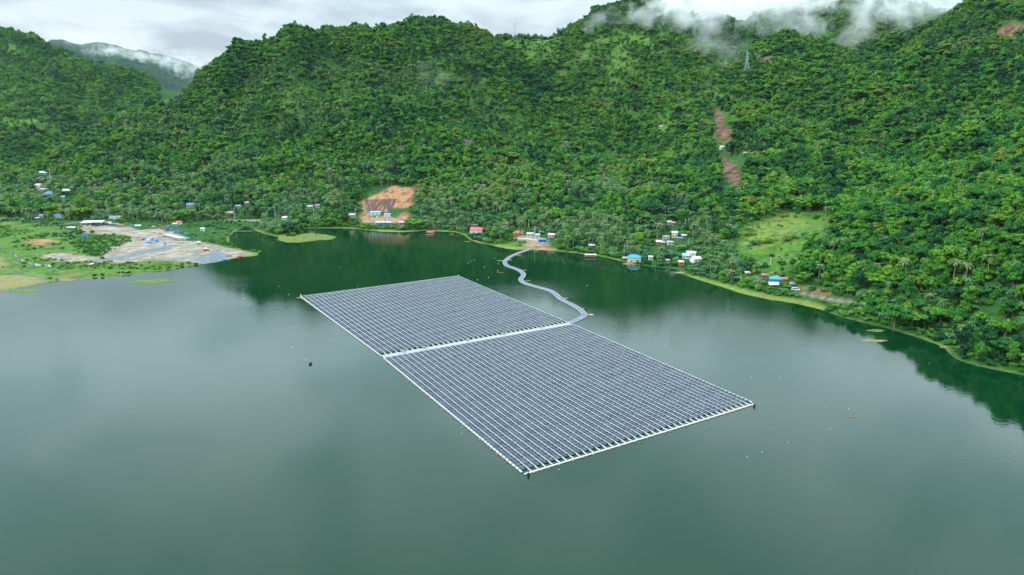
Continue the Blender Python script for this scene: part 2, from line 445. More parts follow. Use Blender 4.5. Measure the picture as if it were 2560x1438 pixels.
GRASS = [[(1868, 555), (1900, 545), (1960, 528), (1995, 530), (2060, 536), (2105, 545), (2100, 560), (2060, 590), (2010, 620), (1990, 660), (1930, 662), (1880, 660), (1838, 650), (1845, 610), (1850, 580)],
         [(1725, 205), (1760, 165), (1830, 135), (1835, 145), (1800, 175), (1740, 200)], [(1215, 86), (1330, 88), (1400, 84), (1390, 100), (1290, 120), (1240, 110)],
         [(1560, 98), (1610, 78), (1650, 90), (1630, 130), (1600, 128)], [(1640, 290), (1680, 290), (1682, 345), (1650, 340)], [(1750, 230), (1780, 225), (1810, 262), (1790, 262)],
         [(1270, 110), (1300, 120), (1340, 150), (1320, 155), (1280, 140)], [(1380, 170), (1420, 160), (1450, 180), (1400, 200)], [(1930, 640), (2030, 610), (2010, 650), (1950, 690), (1900, 690)],
         [(940, 493), (993, 494), (985, 505), (945, 502)], [(1580, 85), (1660, 82), (1670, 110), (1600, 120)], [(1430, 130), (1470, 120), (1480, 150), (1440, 160)],
         [(0, 100), (40, 112), (75, 135), (30, 142), (0, 130)], [(150, 120), (260, 150), (230, 158), (160, 140)], [(0, 290), (60, 300), (180, 340), (120, 350), (30, 320), (0, 320)],
         [(-400, 560), (0, 540), (90, 560), (170, 568), (190, 580), (215, 590), (330, 595), (240, 640), (430, 645), (540, 655), (620, 640), (640, 642), (300, 692), (60, 715), (-600, 745)],
         [(1230, 600), (1300, 606), (1390, 622), (1380, 632), (1290, 628), (1225, 615)]]
REED = [[(-500, 690), (0, 688), (60, 690), (120, 702), (130, 712), (0, 732), (-500, 750)], [(-400, 640), (0, 640), (20, 660), (0, 675), (-400, 680)],
        [(590, 628), (640, 632), (650, 640), (610, 642)]]
PUDDLE = [[(118, 640), (145, 633), (160, 642), (175, 636), (190, 644), (150, 650)], [(20, 676), (50, 672), (75, 684), (130, 693), (100, 697), (50, 690)]]
SMASK = SD > -30
def mask(polys, soft):
    o = np.zeros(XX.shape)
    for q in polys:
        w = wpoly(q)
        if len(w) < 3: continue
        lo, hi = w.min(0) - 30, w.max(0) + 30
        i0, i1 = np.searchsorted(GX, [lo[0], hi[0]]); j0, j1 = np.searchsorted(GY, [lo[1], hi[1]])
        sub = sdist(PP[j0:j1, i0:i1], w) + soft * 0.8 * fbm(XX[j0:j1, i0:i1], YY[j0:j1, i0:i1], 14, 3, 3)
        o[j0:j1, i0:i1] = np.maximum(o[j0:j1, i0:i1], sstep(-soft, soft, sub))
    return o
STRIP = [[(752, 577), (758, 570), (850, 568), (930, 575), (1010, 577), (1060, 574), (1100, 576), (1140, 578), (1140, 586), (1010, 588), (900, 580), (760, 577)],
         [(1690, 676), (1730, 690), (1800, 706), (1880, 728), (1960, 744), (2020, 752), (2070, 770), (2060, 784), (1960, 758), (1850, 738), (1770, 714), (1700, 692)],
         [(1235, 612), (1300, 617), (1390, 622), (1400, 634), (1300, 634), (1225, 622)]]
M_gravel, M_tar, M_soil, M_road, M_grass, M_reed, M_pud = (mask(GRAVEL, 3), mask(TARMAC, 1.6), mask(SOIL, 3.5), mask(ROAD, 1.5), mask(GRASS, 9), mask(REED, 5), mask(PUDDLE, 2.5))
_w = 0.8 + 6.0 * fbm(XX, YY, 32, 3, 44) - 2.4 * (XX > 60)
M_shore = sstep(_w + 2.5, _w - 1.5, SD) * (SD > -8) * (Z < 6)
M_strip = mask(STRIP, 2.0)
M_shore = np.maximum.reduce([M_shore, (SDI > -2) * 0.8, M_strip])
M_knoll = mask([[(1850, 610), (1868, 575), (1900, 552), (1960, 532), (1998, 535), (2000, 560), (1970, 600), (1910, 625)]], 12)
M_scar = mask(SCAR, 4)
# loose green clearings on the upper slopes
clr = sstep(0.28, 0.55, fbm(XX, YY * 0.7, 190, 4, 71)) * sstep(30, 90, Z)
clrL = 0.45 * sstep(0.18, 0.45, fbm(XX, YY * 0.7, 260, 4, 77)) * ((XX < -0.55 * YY) & (YY > 1500))
M_grass = np.maximum(M_grass, np.maximum(clr * 0.6, clrL))
G2 = mask([[(1440, 110), (1500, 75), (1560, 60), (1680, 70), (1705, 130), (1640, 160), (1560, 200), (1500, 195), (1430, 170)], [(1200, 92), (1330, 92), (1420, 90), (1400, 140), (1330, 170), (1270, 150), (1215, 120)], [(1725, 215), (1760, 165), (1840, 140), (1840, 160), (1790, 200)], [(2020, 60), (2120, 70), (2100, 130), (2030, 120)], [(640, 380), (720, 350), (740, 380), (680, 400)]], 14)
M_grass = np.maximum(M_grass, G2 * sstep(-0.15, 0.25, fbm(XX, YY, 60, 3, 131)) * 0.85)
Z = Z - 0.35 * M_road
def samp(M, x, y):
    i = np.clip(np.searchsorted(GX, x) - 1, 0, len(GX) - 2); j = np.clip(np.searchsorted(GY, y) - 1, 0, len(GY) - 2)
    return M[j, i]

def grid_mesh(name, X, Y, Zg, keep=None):
    ny, nx = X.shape
    co = np.stack([X, Y, Zg], -1).reshape(-1, 3)
    idx = np.arange(ny * nx).reshape(ny, nx)
    q = np.stack([idx[:-1, :-1], idx[:-1, 1:], idx[1:, 1:], idx[1:, :-1]], -1).reshape(-1, 4)
    if keep is not None:
        k = (keep[:-1, :-1] | keep[:-1, 1:] | keep[1:, 1:] | keep[1:, :-1]).reshape(-1); q = q[k]
        used = np.unique(q); remap = np.full(ny * nx, -1); remap[used] = np.arange(len(used)); co = co[used]; q = remap[q]
    else: used = np.arange(ny * nx)
    me = bpy.data.meshes.new(name)
    me.vertices.add(len(co)); me.vertices.foreach_set('co', co.ravel())
    me.loops.add(q.size); me.loops.foreach_set('vertex_index', q.ravel().astype(np.int32))
    me.polygons.add(len(q)); me.polygons.foreach_set('loop_start', np.arange(0, q.size, 4, dtype=np.int32))
    me.polygons.foreach_set('use_smooth', np.ones(len(q), bool))
    me.update(); me.validate()
    return me, used
def fattr(me, name, arr):
    a = me.attributes.new(name, 'FLOAT', 'POINT'); a.data.foreach_set('value', arr.astype(np.float32))

def terrain_material():
    m = bpy.data.materials.new('jungle_ground'); m.use_nodes = True; nt = m.node_tree; L = nt.links
    b = nt.nodes['Principled BSDF']; b.inputs['Roughness'].default_value = 0.9; b.inputs['Specular IOR Level'].default_value = 0.15
    g = N(nt, 'ShaderNodeNewGeometry')
    def noise(scale, det=4, off=0.0, stretch=None):
        mpn = N(nt, 'ShaderNodeMapping'); mpn.inputs['Location'].default_value = (off, off, off)
        if stretch: mpn.inputs['Scale'].default_value = stretch
        L.new(g.outputs['Position'], mpn.inputs[0])
        n = N(nt, 'ShaderNodeTexNoise'); n.inputs['Scale'].default_value = scale; n.inputs['Detail'].default_value = det; n.inputs['Roughness'].default_value = 0.6
        L.new(mpn.outputs[0], n.inputs[0]); return n.outputs[0]
    def ramp(f, *st):
        r = N(nt, 'ShaderNodeValToRGB'); e = r.color_ramp.elements
        while len(e) < len(st): e.new(0.5)
        for k, (p, c) in enumerate(st): e[k].position = p; e[k].color = (*c, 1)
        L.new(f, r.inputs[0]); return r.outputs[0]
    def mix(f, a, c):
        x = N(nt, 'ShaderNodeMix', data_type='RGBA'); L.new(f, x.inputs[0]); L.new(a, x.inputs[6]); L.new(c, x.inputs[7]); return x.outputs[2]
    def attr(nm):
        a = N(nt, 'ShaderNodeAttribute', attribute_name=nm); return a.outputs['Fac']
    fine = noise(0.35, 6); mid = noise(0.05, 5, 30); big = noise(0.012, 3, 90)
    c = ramp(fine, (0.3, (0.012, 0.04, 0.010)), (0.55, (0.03, 0.10, 0.016)), (0.75, (0.06, 0.16, 0.02)))
    gr1 = ramp(fine, (0.3, (0.03, 0.09, 0.010)), (0.5, (0.07, 0.17, 0.018)), (0.72, (0.14, 0.25, 0.035)))
    gr2 = ramp(fine, (0.3, (0.07, 0.10, 0.025)), (0.7, (0.17, 0.19, 0.06)))
    gr = mix(ramp(mid, (0.48, (0, 0, 0)), (0.66, (0.8, 0.8, 0.8))), gr1, gr2)
    scrub = ramp(fine, (0.3, (0.018, 0.055, 0.010)), (0.6, (0.045, 0.12, 0.014)), (0.8, (0.10, 0.16, 0.03)))
    gr = mix(ramp(noise(0.07, 6, 57), (0.50, (0, 0, 0)), (0.60, (0.85, 0.85, 0.85))), gr, scrub)
    dry = ramp(fine, (0.3, (0.12, 0.10, 0.045)), (0.7, (0.27, 0.25, 0.10)))
    gr = mix(ramp(noise(0.035, 5, 77), (0.58, (0, 0, 0)), (0.70, (0.6, 0.6, 0.6))), gr, dry)
    # the drier knoll above the road
    kn = N(nt, 'ShaderNodeRGB'); kn.outputs[0].default_value = (0.19, 0.22, 0.045, 1)
    knf = N(nt, 'ShaderNodeMath', operation='MULTIPLY'); L.new(attr('knoll'), knf.inputs[0]); L.new(ramp(noise(0.16, 6, 5), (0.42, (0, 0, 0)), (0.56, (0.8, 0.8, 0.8))), knf.inputs[1])
    gr = mix(knf.outputs[0], gr, kn.outputs[0])
    c = mix(attr('grass'), c, gr)
    reed = ramp(noise(0.25, 5, 7), (0.3, (0.15, 0.12, 0.055)), (0.5, (0.26, 0.215, 0.10)), (0.7, (0.15, 0.20, 0.045)))
    c = mix(attr('reed'), c, reed)
    sh = ramp(noise(0.16, 5, 17), (0.34, (0.14, 0.10, 0.05)), (0.44, (0.20, 0.18, 0.06)), (0.54, (0.12, 0.20, 0.03)), (0.70, (0.20, 0.29, 0.045)))
    c = mix(attr('bank'), c, sh)
    soil = ramp(noise(0.10, 8, 3, (1, 0.5, 0.35)), (0.36, (0.13, 0.06, 0.035)), (0.47, (0.32, 0.15, 0.075)), (0.56, (0.42, 0.22, 0.11)), (0.66, (0.22, 0.16, 0.06)), (0.72, (0.06, 0.12, 0.02)))
    c = mix(attr('soil'), c, soil)
    sc_ = ramp(noise(0.10, 6, 23, (1, 1, 0.3)), (0.34, (0.045, 0.025, 0.022)), (0.48, (0.12, 0.058, 0.042)), (0.57, (0.22, 0.125, 0.08)), (0.62, (0.05, 0.11, 0.02)))
    c = mix(attr('scar'), c, sc_)
    gv = ramp(noise(0.12, 7, 9), (0.3, (0.15, 0.12, 0.085)), (0.47, (0.26, 0.215, 0.165)), (0.56, (0.33, 0.28, 0.225)), (0.66, (0.42, 0.365, 0.30)))
    gv = mix(ramp(noise(0.03, 7, 41), (0.58, (0, 0, 0)), (0.66, (0.7, 0.7, 0.7))), gv, gr2)
    trk = ramp(noise(0.05, 4, 63, (0.25, 2.2, 1)), (0.49, (0, 0, 0)), (0.5, (0.6, 0.6, 0.6)), (0.515, (0, 0, 0)))
    dk = N(nt, 'ShaderNodeRGB'); dk.outputs[0].default_value = (0.12, 0.10, 0.08, 1)
    gv = mix(trk, gv, dk.outputs[0])
    c = mix(attr('gravel'), c, gv)
    tr = ramp(noise(0.2, 5, 12), (0.3, (0.11, 0.14, 0.16)), (0.7, (0.20, 0.235, 0.27)))
    c = mix(attr('tarmac'), c, tr)
    rd = ramp(noise(0.3, 5, 13), (0.3, (0.22, 0.16, 0.13)), (0.7, (0.33, 0.27, 0.23)))
    c = mix(attr('road'), c, rd)
    L.new(c, b.inputs['Base Color'])
    rr = N(nt, 'ShaderNodeMapRange'); rr.inputs[3].default_value = 0.9; rr.inputs[4].default_value = 0.08
    L.new(attr('puddle'), rr.inputs[0]); L.new(rr.outputs[0], b.inputs['Roughness'])
    bp = N(nt, 'ShaderNodeBump'); bp.inputs['Strength'].default_value = 0.9; bp.inputs['Distance'].default_value = 1.6
    L.new(fine, bp.inputs['Height']); L.new(bp.outputs[0], b.inputs['Normal'])
    return m
me, used = grid_mesh('ground', XX, YY, Z, keep=(SD > -45) | (SDI > -20))
for nm, A in (('grass', M_grass), ('reed', M_reed), ('bank', M_shore), ('soil', M_soil), ('scar', M_scar), ('knoll', M_knoll), ('gravel', M_gravel), ('tarmac', M_tar), ('road', M_road), ('puddle', M_pud)):
    fattr(me, nm, A.reshape(-1)[used])
G_MAT = terrain_material()
ground = link_mesh('ground', me, None, [G_MAT]); tag(ground, kind='structure')

# ------------------------------------------------------------------ water
def water_material():
    m = bpy.data.materials.new('reservoir_water'); m.use_nodes = True; nt = m.node_tree; L = nt.links
    b = nt.nodes['Principled BSDF']
    b.inputs['Base Color'].default_value = (0.001, 0.026, 0.008, 1)
    b.inputs['IOR'].default_value = 1.333
    b.inputs['Specular IOR Level'].default_value = 0.5
    g = N(nt, 'ShaderNodeNewGeometry')
    # wind: calm slick against the banks, faint ripples on the open water
    n0 = N(nt, 'ShaderNodeTexNoise'); n0.inputs['Scale'].default_value = 0.006; n0.inputs['Detail'].default_value = 3
    mp0 = N(nt, 'ShaderNodeMapping'); mp0.inputs['Scale'].default_value = (0.6, 1.6, 1); L.new(g.outputs['Position'], mp0.inputs[0]); L.new(mp0.outputs[0], n0.inputs[0])
    r0 = N(nt, 'ShaderNodeMapRange'); r0.inputs[1].default_value = 0.35; r0.inputs[2].default_value = 0.7; r0.inputs[3].default_value = 0.02; r0.inputs[4].default_value = 0.08
    L.new(n0.outputs[0], r0.inputs[0]); L.new(r0.outputs[0], b.inputs['Roughness'])
    n1 = N(nt, 'ShaderNodeTexNoise'); n1.inputs['Scale'].default_value = 0.45; n1.inputs['Detail'].default_value = 4
    mp1 = N(nt, 'ShaderNodeMapping'); mp1.inputs['Scale'].default_value = (0.7, 1.3, 1); L.new(g.outputs['Position'], mp1.inputs[0]); L.new(mp1.outputs[0], n1.inputs[0])
    bp = N(nt, 'ShaderNodeBump'); bp.inputs['Strength'].default_value = 1.0
    rs = N(nt, 'ShaderNodeMapRange'); rs.inputs[1].default_value = 0.4; rs.inputs[2].default_value = 0.65; rs.inputs[3].default_value = 0.018; rs.inputs[4].default_value = 0.065
    L.new(n0.outputs[0], rs.inputs[0]); L.new(rs.outputs[0], bp.inputs['Distance'])
    L.new(n1.outputs[0], bp.inputs['Height']); L.new(bp.outputs[0], b.inputs['Normal'])
    return m
W_MAT = water_material()
w = MB(); w.add([(-9000, -4000, 0), (9000, -4000, 0), (9000, 3300, 0), (-9000, 3300, 0)], [(0, 1, 2, 3)])
water = w.build('water', W_MAT); tag(water, kind='structure')
w = MB(); w.add([(-14000, 3300, -1), (14000, 3300, -1), (14000, 16000, -1), (-14000, 16000, -1)], [(0, 1, 2, 3)])
ter = w.build('terrain', simple('far_valley', (0.04, 0.09, 0.03), scale=0.01)); tag(ter, kind='structure')

# ------------------------------------------------------------------ far mountains beyond the valley
def far_mountains():
    gx = np.arange(-4600, -900, 22.0); gy = np.arange(4300, 7600, 28.0); X, Y = np.meshgrid(gx, gy)
    h = np.full(X.shape, -30.0)
    def crest(pts, slope, Yc):
        # pts: (px, py) silhouette at depth Yc
        w = np.array([at_y(px, py, Yc + k * 90) for k, (px, py) in enumerate(pts)])
        hh = np.full(X.shape, -200.0)
        for i in range(len(w) - 1):
            a, b_ = w[i], w[i + 1]; ab = b_[:2] - a[:2]
            t = np.clip(((X - a[0]) * ab[0] + (Y - a[1]) * ab[1]) / (ab @ ab), 0, 1)
            d = np.hypot(X - a[0] - t * ab[0], Y - a[1] - t * ab[1])
            hh = np.maximum(hh, a[2] + t * (b_[2] - a[2]) - slope * d)
        return hh
    h = np.maximum(h, crest([(60, 120), (130, 97), (155, 93), (200, 104), (235, 98), (262, 96), (292, 104), (330, 118), (345, 124), (400, 132), (430, 142), (470, 152), (500, 166), (560, 190)], 0.52, 5900))
    h = np.maximum(h, crest([(250, 130), (300, 128), (330, 132), (380, 165), (420, 178), (480, 196)], 0.5, 5100))
    h += 55 * (1 - 2 * np.abs(fbm(X, Y, 620, 5, 51))) - 50 + 10 * fbm(X, Y, 90, 3, 61)
    me, u = grid_mesh('hills', X, Y, h)
    m = bpy.data.materials.new('far_forest'); m.use_nodes = True; nt = m.node_tree; b = nt.nodes['Principled BSDF']; b.inputs['Roughness'].default_value = 0.9
    b.inputs['Specular IOR Level'].default_value = 0.1
    g = N(nt, 'ShaderNodeNewGeometry'); n = N(nt, 'ShaderNodeTexNoise'); n.inputs['Scale'].default_value = 0.02; n.inputs['Detail'].default_value = 8
    nt.links.new(g.outputs['Position'], n.inputs[0]); r = N(nt, 'ShaderNodeValToRGB')
    r.color_ramp.elements[0].position = 0.35; r.color_ramp.elements[0].color = (0.008, 0.024, 0.018, 1)
    r.color_ramp.elements[1].position = 0.65; r.color_ramp.elements[1].color = (0.028, 0.065, 0.03, 1)
    nt.links.new(n.outputs[0], r.inputs[0]); nt.links.new(r.outputs[0], b.inputs['Base Color'])
    bp = N(nt, 'ShaderNodeBump'); bp.inputs['Distance'].default_value = 14; nt.links.new(n.outputs[0], bp.inputs['Height']); nt.links.new(bp.outputs[0], b.inputs['Normal'])
    o = link_mesh('hills', me, None, [m]); tag(o, kind='structure')
far_mountains()

# ------------------------------------------------------------------ foliage materials
def foliage(name, cols, rough=0.62, patch=True, emisssafe=True):
    """cols: ramp of base greens chosen per plant; a little leaf-to-leaf variation"""
    m = bpy.data.materials.new(name); m.use_nodes = True; nt = m.node_tree; L = nt.links
    b = nt.nodes['Principled BSDF']; b.inputs['Roughness'].default_value = rough; b.inputs['Specular IOR Level'].default_value = 0.25
    oi = N(nt, 'ShaderNodeObjectInfo'); g = N(nt, 'ShaderNodeNewGeometry')
    n = N(nt, 'ShaderNodeTexNoise'); n.inputs['Scale'].default_value = 0.011; n.inputs['Detail'].default_value = 3
    L.new(g.outputs['Position'], n.inputs[0])
    a = math_node(nt, 'MULTIPLY', n.outputs[0], 1.5); a = math_node(nt, 'SUBTRACT', a, 0.62)
    rnd = math_node(nt, 'MULTIPLY', oi.outputs['Random'], 0.75)
    f = math_node(nt, 'ADD', a, rnd, clamp=True) if patch else oi.outputs['Random']
    r = N(nt, 'ShaderNodeValToRGB'); e = r.color_ramp.elements
    while len(e) < len(cols): e.new(0.5)
    for k, c in enumerate(cols): e[k].position = k / (len(cols) - 1); e[k].color = (*c, 1)
    L.new(f, r.inputs[0])
    n2 = N(nt, 'ShaderNodeTexNoise'); n2.inputs['Scale'].default_value = 0.7; n2.inputs['Detail'].default_value = 3
    L.new(g.outputs['Position'], n2.inputs[0])
    mr = N(nt, 'ShaderNodeMapRange'); mr.inputs[1].default_value = 0.3; mr.inputs[2].default_value = 0.7; mr.inputs[3].default_value = 0.45; mr.inputs[4].default_value = 1.6
    L.new(n2.outputs[0], mr.inputs[0])
    vmn = N(nt, 'ShaderNodeVectorMath', operation='SCALE'); L.new(r.outputs[0], vmn.inputs[0]); L.new(mr.outputs[0], vmn.inputs['Scale'])
    L.new(vmn.outputs[0], b.inputs['Base Color'])
    # light filtering through thin leaves
    tr = N(nt, 'ShaderNodeBsdfTranslucent'); L.new(vmn.outputs[0], tr.inputs[0])
    ms = N(nt, 'ShaderNodeMixShader'); ms.inputs[0].default_value = 0.22
    o = nt.nodes['Material Output']; L.new(b.outputs[0], ms.inputs[1]); L.new(tr.outputs[0], ms.inputs[2]); L.new(ms.outputs[0], o.inputs[0])
    return m
LEAF = foliage('broad_leaves', [(0.007, 0.055, 0.022), (0.015, 0.105, 0.024), (0.034, 0.17, 0.019), (0.066, 0.225, 0.017), (0.13, 0.30, 0.02), (0.15, 0.22, 0.035)])
PALM = foliage('palm_leaves', [(0.03, 0.10, 0.02), (0.06, 0.15, 0.028), (0.10, 0.18, 0.04), (0.16, 0.20, 0.065)], rough=0.45)
BANA = foliage('banana_leaves', [(0.04, 0.15, 0.04), (0.07, 0.20, 0.06), (0.13, 0.27, 0.10)], rough=0.4)
BARK = simple('bark', (0.19, 0.165, 0.13), rough=0.9, var=0.2, scale=0.8)
PBARK = simple('palm_bark', (0.33, 0.31, 0.27), rough=0.9, var=0.15, scale=2)

def fast_mesh(name, V, F, mats, mi=None):
    me = bpy.data.meshes.new(name); V = np.asarray(V, np.float32).reshape(-1, 3)
    me.vertices.add(len(V)); me.vertices.foreach_set('co', V.ravel())
    k = np.array([len(f) for f in F], np.int32); idx = np.concatenate([np.asarray(f, np.int32) for f in F])
    me.loops.add(len(idx)); me.loops.foreach_set('vertex_index', idx)
    me.polygons.add(len(F)); me.polygons.foreach_set('loop_start', np.concatenate([[0], np.cumsum(k)[:-1]]).astype(np.int32))
    if mi is not None: me.polygons.foreach_set('material_index', np.asarray(mi, np.int32))
    me.update(); me.validate()
    for m in mats: me.materials.append(m)
    return me
def leaf_cloud(r, lobes, per, size, spread=0.55):
    """leaf clumps scattered over the skin of several lobes; a coarse dark mass inside keeps the crown from being hollow"""
    V, F = [], []
    for (c, rad) in lobes:
        c = np.array(c); rad = np.array(rad)
        d = r.normal(size=(per, 3)); d /= np.linalg.norm(d, axis=1)[:, None]
        d[:, 2] = np.where(d[:, 2] < -0.35, -d[:, 2], d[:, 2])
        k = r.uniform(0.78, 1.12, per)[:, None]
        P = c + d * rad * k
        nrm = d / rad * rad.mean() + r.normal(size=(per, 3)) * spread + np.array([0, 0, 0.35])
        nrm /= np.linalg.norm(nrm, axis=1)[:, None]
        a = np.cross(nrm, r.normal(size=(per, 3))); a /= np.linalg.norm(a, axis=1)[:, None]; b = np.cross(nrm, a)
        s = size * r.uniform(0.6, 1.35, per)[:, None]; t = s * r.uniform(0.55, 1.0, per)[:, None]
        dr = nrm * s * 0.25
        q = np.stack([P - a * s - dr, P - b * t + dr * 0.3, P + a * s - dr, P + b * t + dr * 0.3], 1)
        base_ = len(V) * 4 if False else sum(len(v) for v in V)
        V.append(q.reshape(-1, 3)); F += [tuple(base_ + 4 * i + j for j in range(4)) for i in range(per)]
    V = [np.concatenate(V)]
    for (c, rad) in lobes:
        bm = bmesh.new(); bmesh.ops.create_icosphere(bm, subdivisions=2, radius=1)
        b0 = sum(len(v) for v in V); vv = np.array([v.co for v in bm.verts]) * (1 + 0.16 * r.normal(size=(len(bm.verts), 1))) * np.array(rad) * 0.74 + np.array(c)
        V.append(vv); F += [tuple(b0 + v.index for v in f.verts) for f in bm.faces]; bm.free()
    return np.concatenate(V), F
def crown_shape(r, kind):
    """unit-ish lobes for a tree 10 m tall"""
    L = []
    if kind == 'round':
        n = r.integers(6, 9)
        for i in range(n):
            a = 2 * math.pi * i / n + r.uniform(-.4, .4); q = r.uniform(1.6, 2.9)
            L.append(((q * math.cos(a), q * math.sin(a), r.uniform(4.6, 7.0)), (r.uniform(1.0, 2.5), r.uniform(1.0, 2.5), r.uniform(0.9, 2.0))))
        L.append(((r.uniform(-.5, .5), r.uniform(-.5, .5), 7.9), (2.3, 2.2, 1.8)))
    elif kind == 'spread':
        n = r.integers(8, 11)
        for i in range(n):
            a = 2 * math.pi * i / n + r.uniform(-.3, .3); q = r.uniform(2.6, 4.9)
            L.append(((q * math.cos(a), q * math.sin(a), r.uniform(5.3, 7.0)), (r.uniform(1.7, 2.5), r.uniform(1.7, 2.5), r.uniform(0.8, 1.3))))
        L.append(((0, 0, 7.5), (2.8, 2.8, 1.2)))
    elif kind == 'tall':
        for i in range(6):
            a = r.uniform(0, 6.28); q = r.uniform(0.4, 1.7)
            L.append(((q * math.cos(a), q * math.sin(a), 3.2 + i * 1.15), (r.uniform(1.3, 2.0), r.uniform(1.3, 2.0), r.uniform(1.1, 1.6))))
    elif kind == 'bush':
        for i in range(6):
            a = r.uniform(0, 6.28); q = r.uniform(0.5, 3.0)
            L.append(((q * math.cos(a), q * math.sin(a), r.uniform(1.0, 2.6)), (r.uniform(1.5, 2.5), r.uniform(1.5, 2.5), r.uniform(1.2, 2.2))))
    return L
def trunk_mb(r, lobes, h0):
    t = MB(); top = Vector((r.uniform(-.4, .4), r.uniform(-.4, .4), h0))
    t.path([Vector((0, 0, -1.2)), Vector((0.1, 0, h0 * 0.5)), top], [0.34, 0.26, 0.19], 6)
    for c, rad in lobes[:6]:
        t.path([top, (top + Vector(c)) / 2 + Vector((0, 0, -.2)), Vector(c)], [0.17, 0.1, 0.05], 4)
    return t
KIND_H0 = {'round': 4.2, 'spread': 4.6, 'tall': 4.5, 'bush': 0.8}
def tree_meshes(seed, kind, per, size):
    r = np.random.default_rng(seed); L = crown_shape(r, kind)
    V, F = leaf_cloud(r, L, per, size)
    t = trunk_mb(r, L, KIND_H0[kind])
    return (V, F), t
def palm_parts(seed, nf=17, seg=5, detail=True):
    r = np.random.default_rng(seed); H = r.uniform(9, 12); lean = r.uniform(-1.2, 1.2, 2)
    t = MB(); pts = [Vector((lean[0] * (k / 4) ** 2, lean[1] * (k / 4) ** 2, H * k / 4 - (0.8 if k == 0 else 0))) for k in range(5)]
    t.path(pts, [0.24, 0.19, 0.17, 0.16, 0.14], 6)
    V, F = [], []
    top = pts[-1]
    for i in range(nf):
        a = 2 * math.pi * i / nf + r.uniform(-.2, .2); up = r.uniform(-0.25, 0.95); Lf = r.uniform(3.6, 4.8)
        d = Vector((math.cos(a), math.sin(a), 0)); sd_ = Vector((-math.sin(a), math.cos(a), 0))
        prev = None
        for k in range(seg + 1):
            u = k / seg
            p = top + d * (Lf * u * (1 - 0.12 * u)) + Vector((0, 0, up * Lf * u * 0.75 - (1.15 + 0.5 * (1 - up)) * Lf * 0.5 * u * u))
            wd = 0.75 * (math.sin(math.pi * min(1, u * 0.9 + 0.12)) ** 0.6) * (1 - 0.35 * u)
            wd *= 0.8 + 0.4 * ((k % 2) if detail else 0)
            dz = Vector((0, 0, -0.42 * wd))
            row = [p + sd_ * wd + dz, p, p - sd_ * wd + dz]
            b = len(V); V += row
            if prev is not None: F += [(prev, prev + 1, b + 1, b), (prev + 1, prev + 2, b + 2, b + 1)]
            prev = b
    for k in range(5):
        a = r.uniform(0, 6.28); b = len(V); c = top + Vector((math.cos(a) * .3, math.sin(a) * .3, -0.4)); s = 0.22
        V += [c + Vector(q) * s for q in ((1, 0, 0), (0, 1, 0), (-1, 0, 0), (0, -1, 0), (0, 0, 1), (0, 0, -1))]
        F += [(b, b + 1, b + 4), (b + 1, b + 2, b + 4), (b + 2, b + 3, b + 4), (b + 3, b, b + 4), (b + 1, b, b + 5), (b + 2, b + 1, b + 5), (b + 3, b + 2, b + 5), (b, b + 3, b + 5)]
    return (np.array(V), F), t
def banana_parts(seed, nf=9):
    r = np.random.default_rng(seed); t = MB(); V, F = [], []
    for s in range(3):
        ox, oy = (r.uniform(-1.3, 1.3, 2) if s else (0, 0)); H = r.uniform(1.6, 2.6)
        t.tube((ox, oy, -0.5), (ox + r.uniform(-.2, .2), oy, H), 0.17, 0.12, 6)
        for i in range(nf - 2 * (s > 0)):
            a = 2 * math.pi * i / nf + r.uniform(-.3, .3); Lf = r.uniform(2.0, 3.0); up = r.uniform(0.5, 1.3)
            d = Vector((math.cos(a), math.sin(a), 0)); sd_ = Vector((-math.sin(a), math.cos(a), 0)); prev = None
            for k in range(5):
                u = k / 4; p = Vector((ox, oy, H)) + d * (Lf * u * 0.85) + Vector((0, 0, up * Lf * u * 0.8 - Lf * u * u * (0.75 + r.uniform(0, .1))))
                wd = 0.42 * math.sin(math.pi * min(1, 0.1 + u * 0.85)) ** 0.7 + 0.03; b = len(V)
                V += [p + sd_ * wd + Vector((0, 0, -.12)), p, p - sd_ * wd + Vector((0, 0, -.12))]
                if prev is not None: F += [(prev, prev + 1, b + 1, b), (prev + 1, prev + 2, b + 2, b + 1)]
                prev = b
    return (np.array(V), F), t
def bamboo_parts(seed):
    r = np.random.default_rng(seed); t = MB(); V, F = [], []
    for i in range(14):
        a = r.uniform(0, 6.28); q = r.uniform(0.1, 1.0); H = r.uniform(9, 13); o = r.uniform(1.5, 4.5)
        pts = [Vector((math.cos(a) * (q + o * (k / 4) ** 2.2), math.sin(a) * (q + o * (k / 4) ** 2.2), H * (k / 4) * (1 - 0.12 * (k / 4)) - (0.5 if k == 0 else 0))) for k in range(5)]
        t.path(pts, [0.08, 0.07, 0.06, 0.04, 0.02], 4)
        for k in range(34):
            u = r.uniform(0.3, 1.0) * 4; j = min(int(u), 3); p = pts[j].lerp(pts[j + 1], u - j) + Vector(r.normal(size=3) * 0.6)
            n = Vector(r.normal(size=3)).normalized(); aa = n.orthogonal().normalized() * r.uniform(0.5, 1.0); bb = n.cross(aa.normalized()) * 0.28; b = len(V)
            V += [p - aa, p - bb, p + aa + Vector((0, 0, -.3)), p + bb]; F.append((b, b + 1, b + 2, b + 3))
    return (np.array(V), F), t

def joined(name, parts, leafmat, barkmat):
    (V, F), t = parts
    n = len(V); V2 = np.concatenate([V, np.array([tuple(v) for v in t.v])]); F2 = list(F) + [tuple(n + i for i in f) for f in t.f]
    return bpy.data.objects.new(name, fast_mesh(name, V2, F2, [leafmat, barkmat], [0] * len(F) + [1] * len(t.f)))
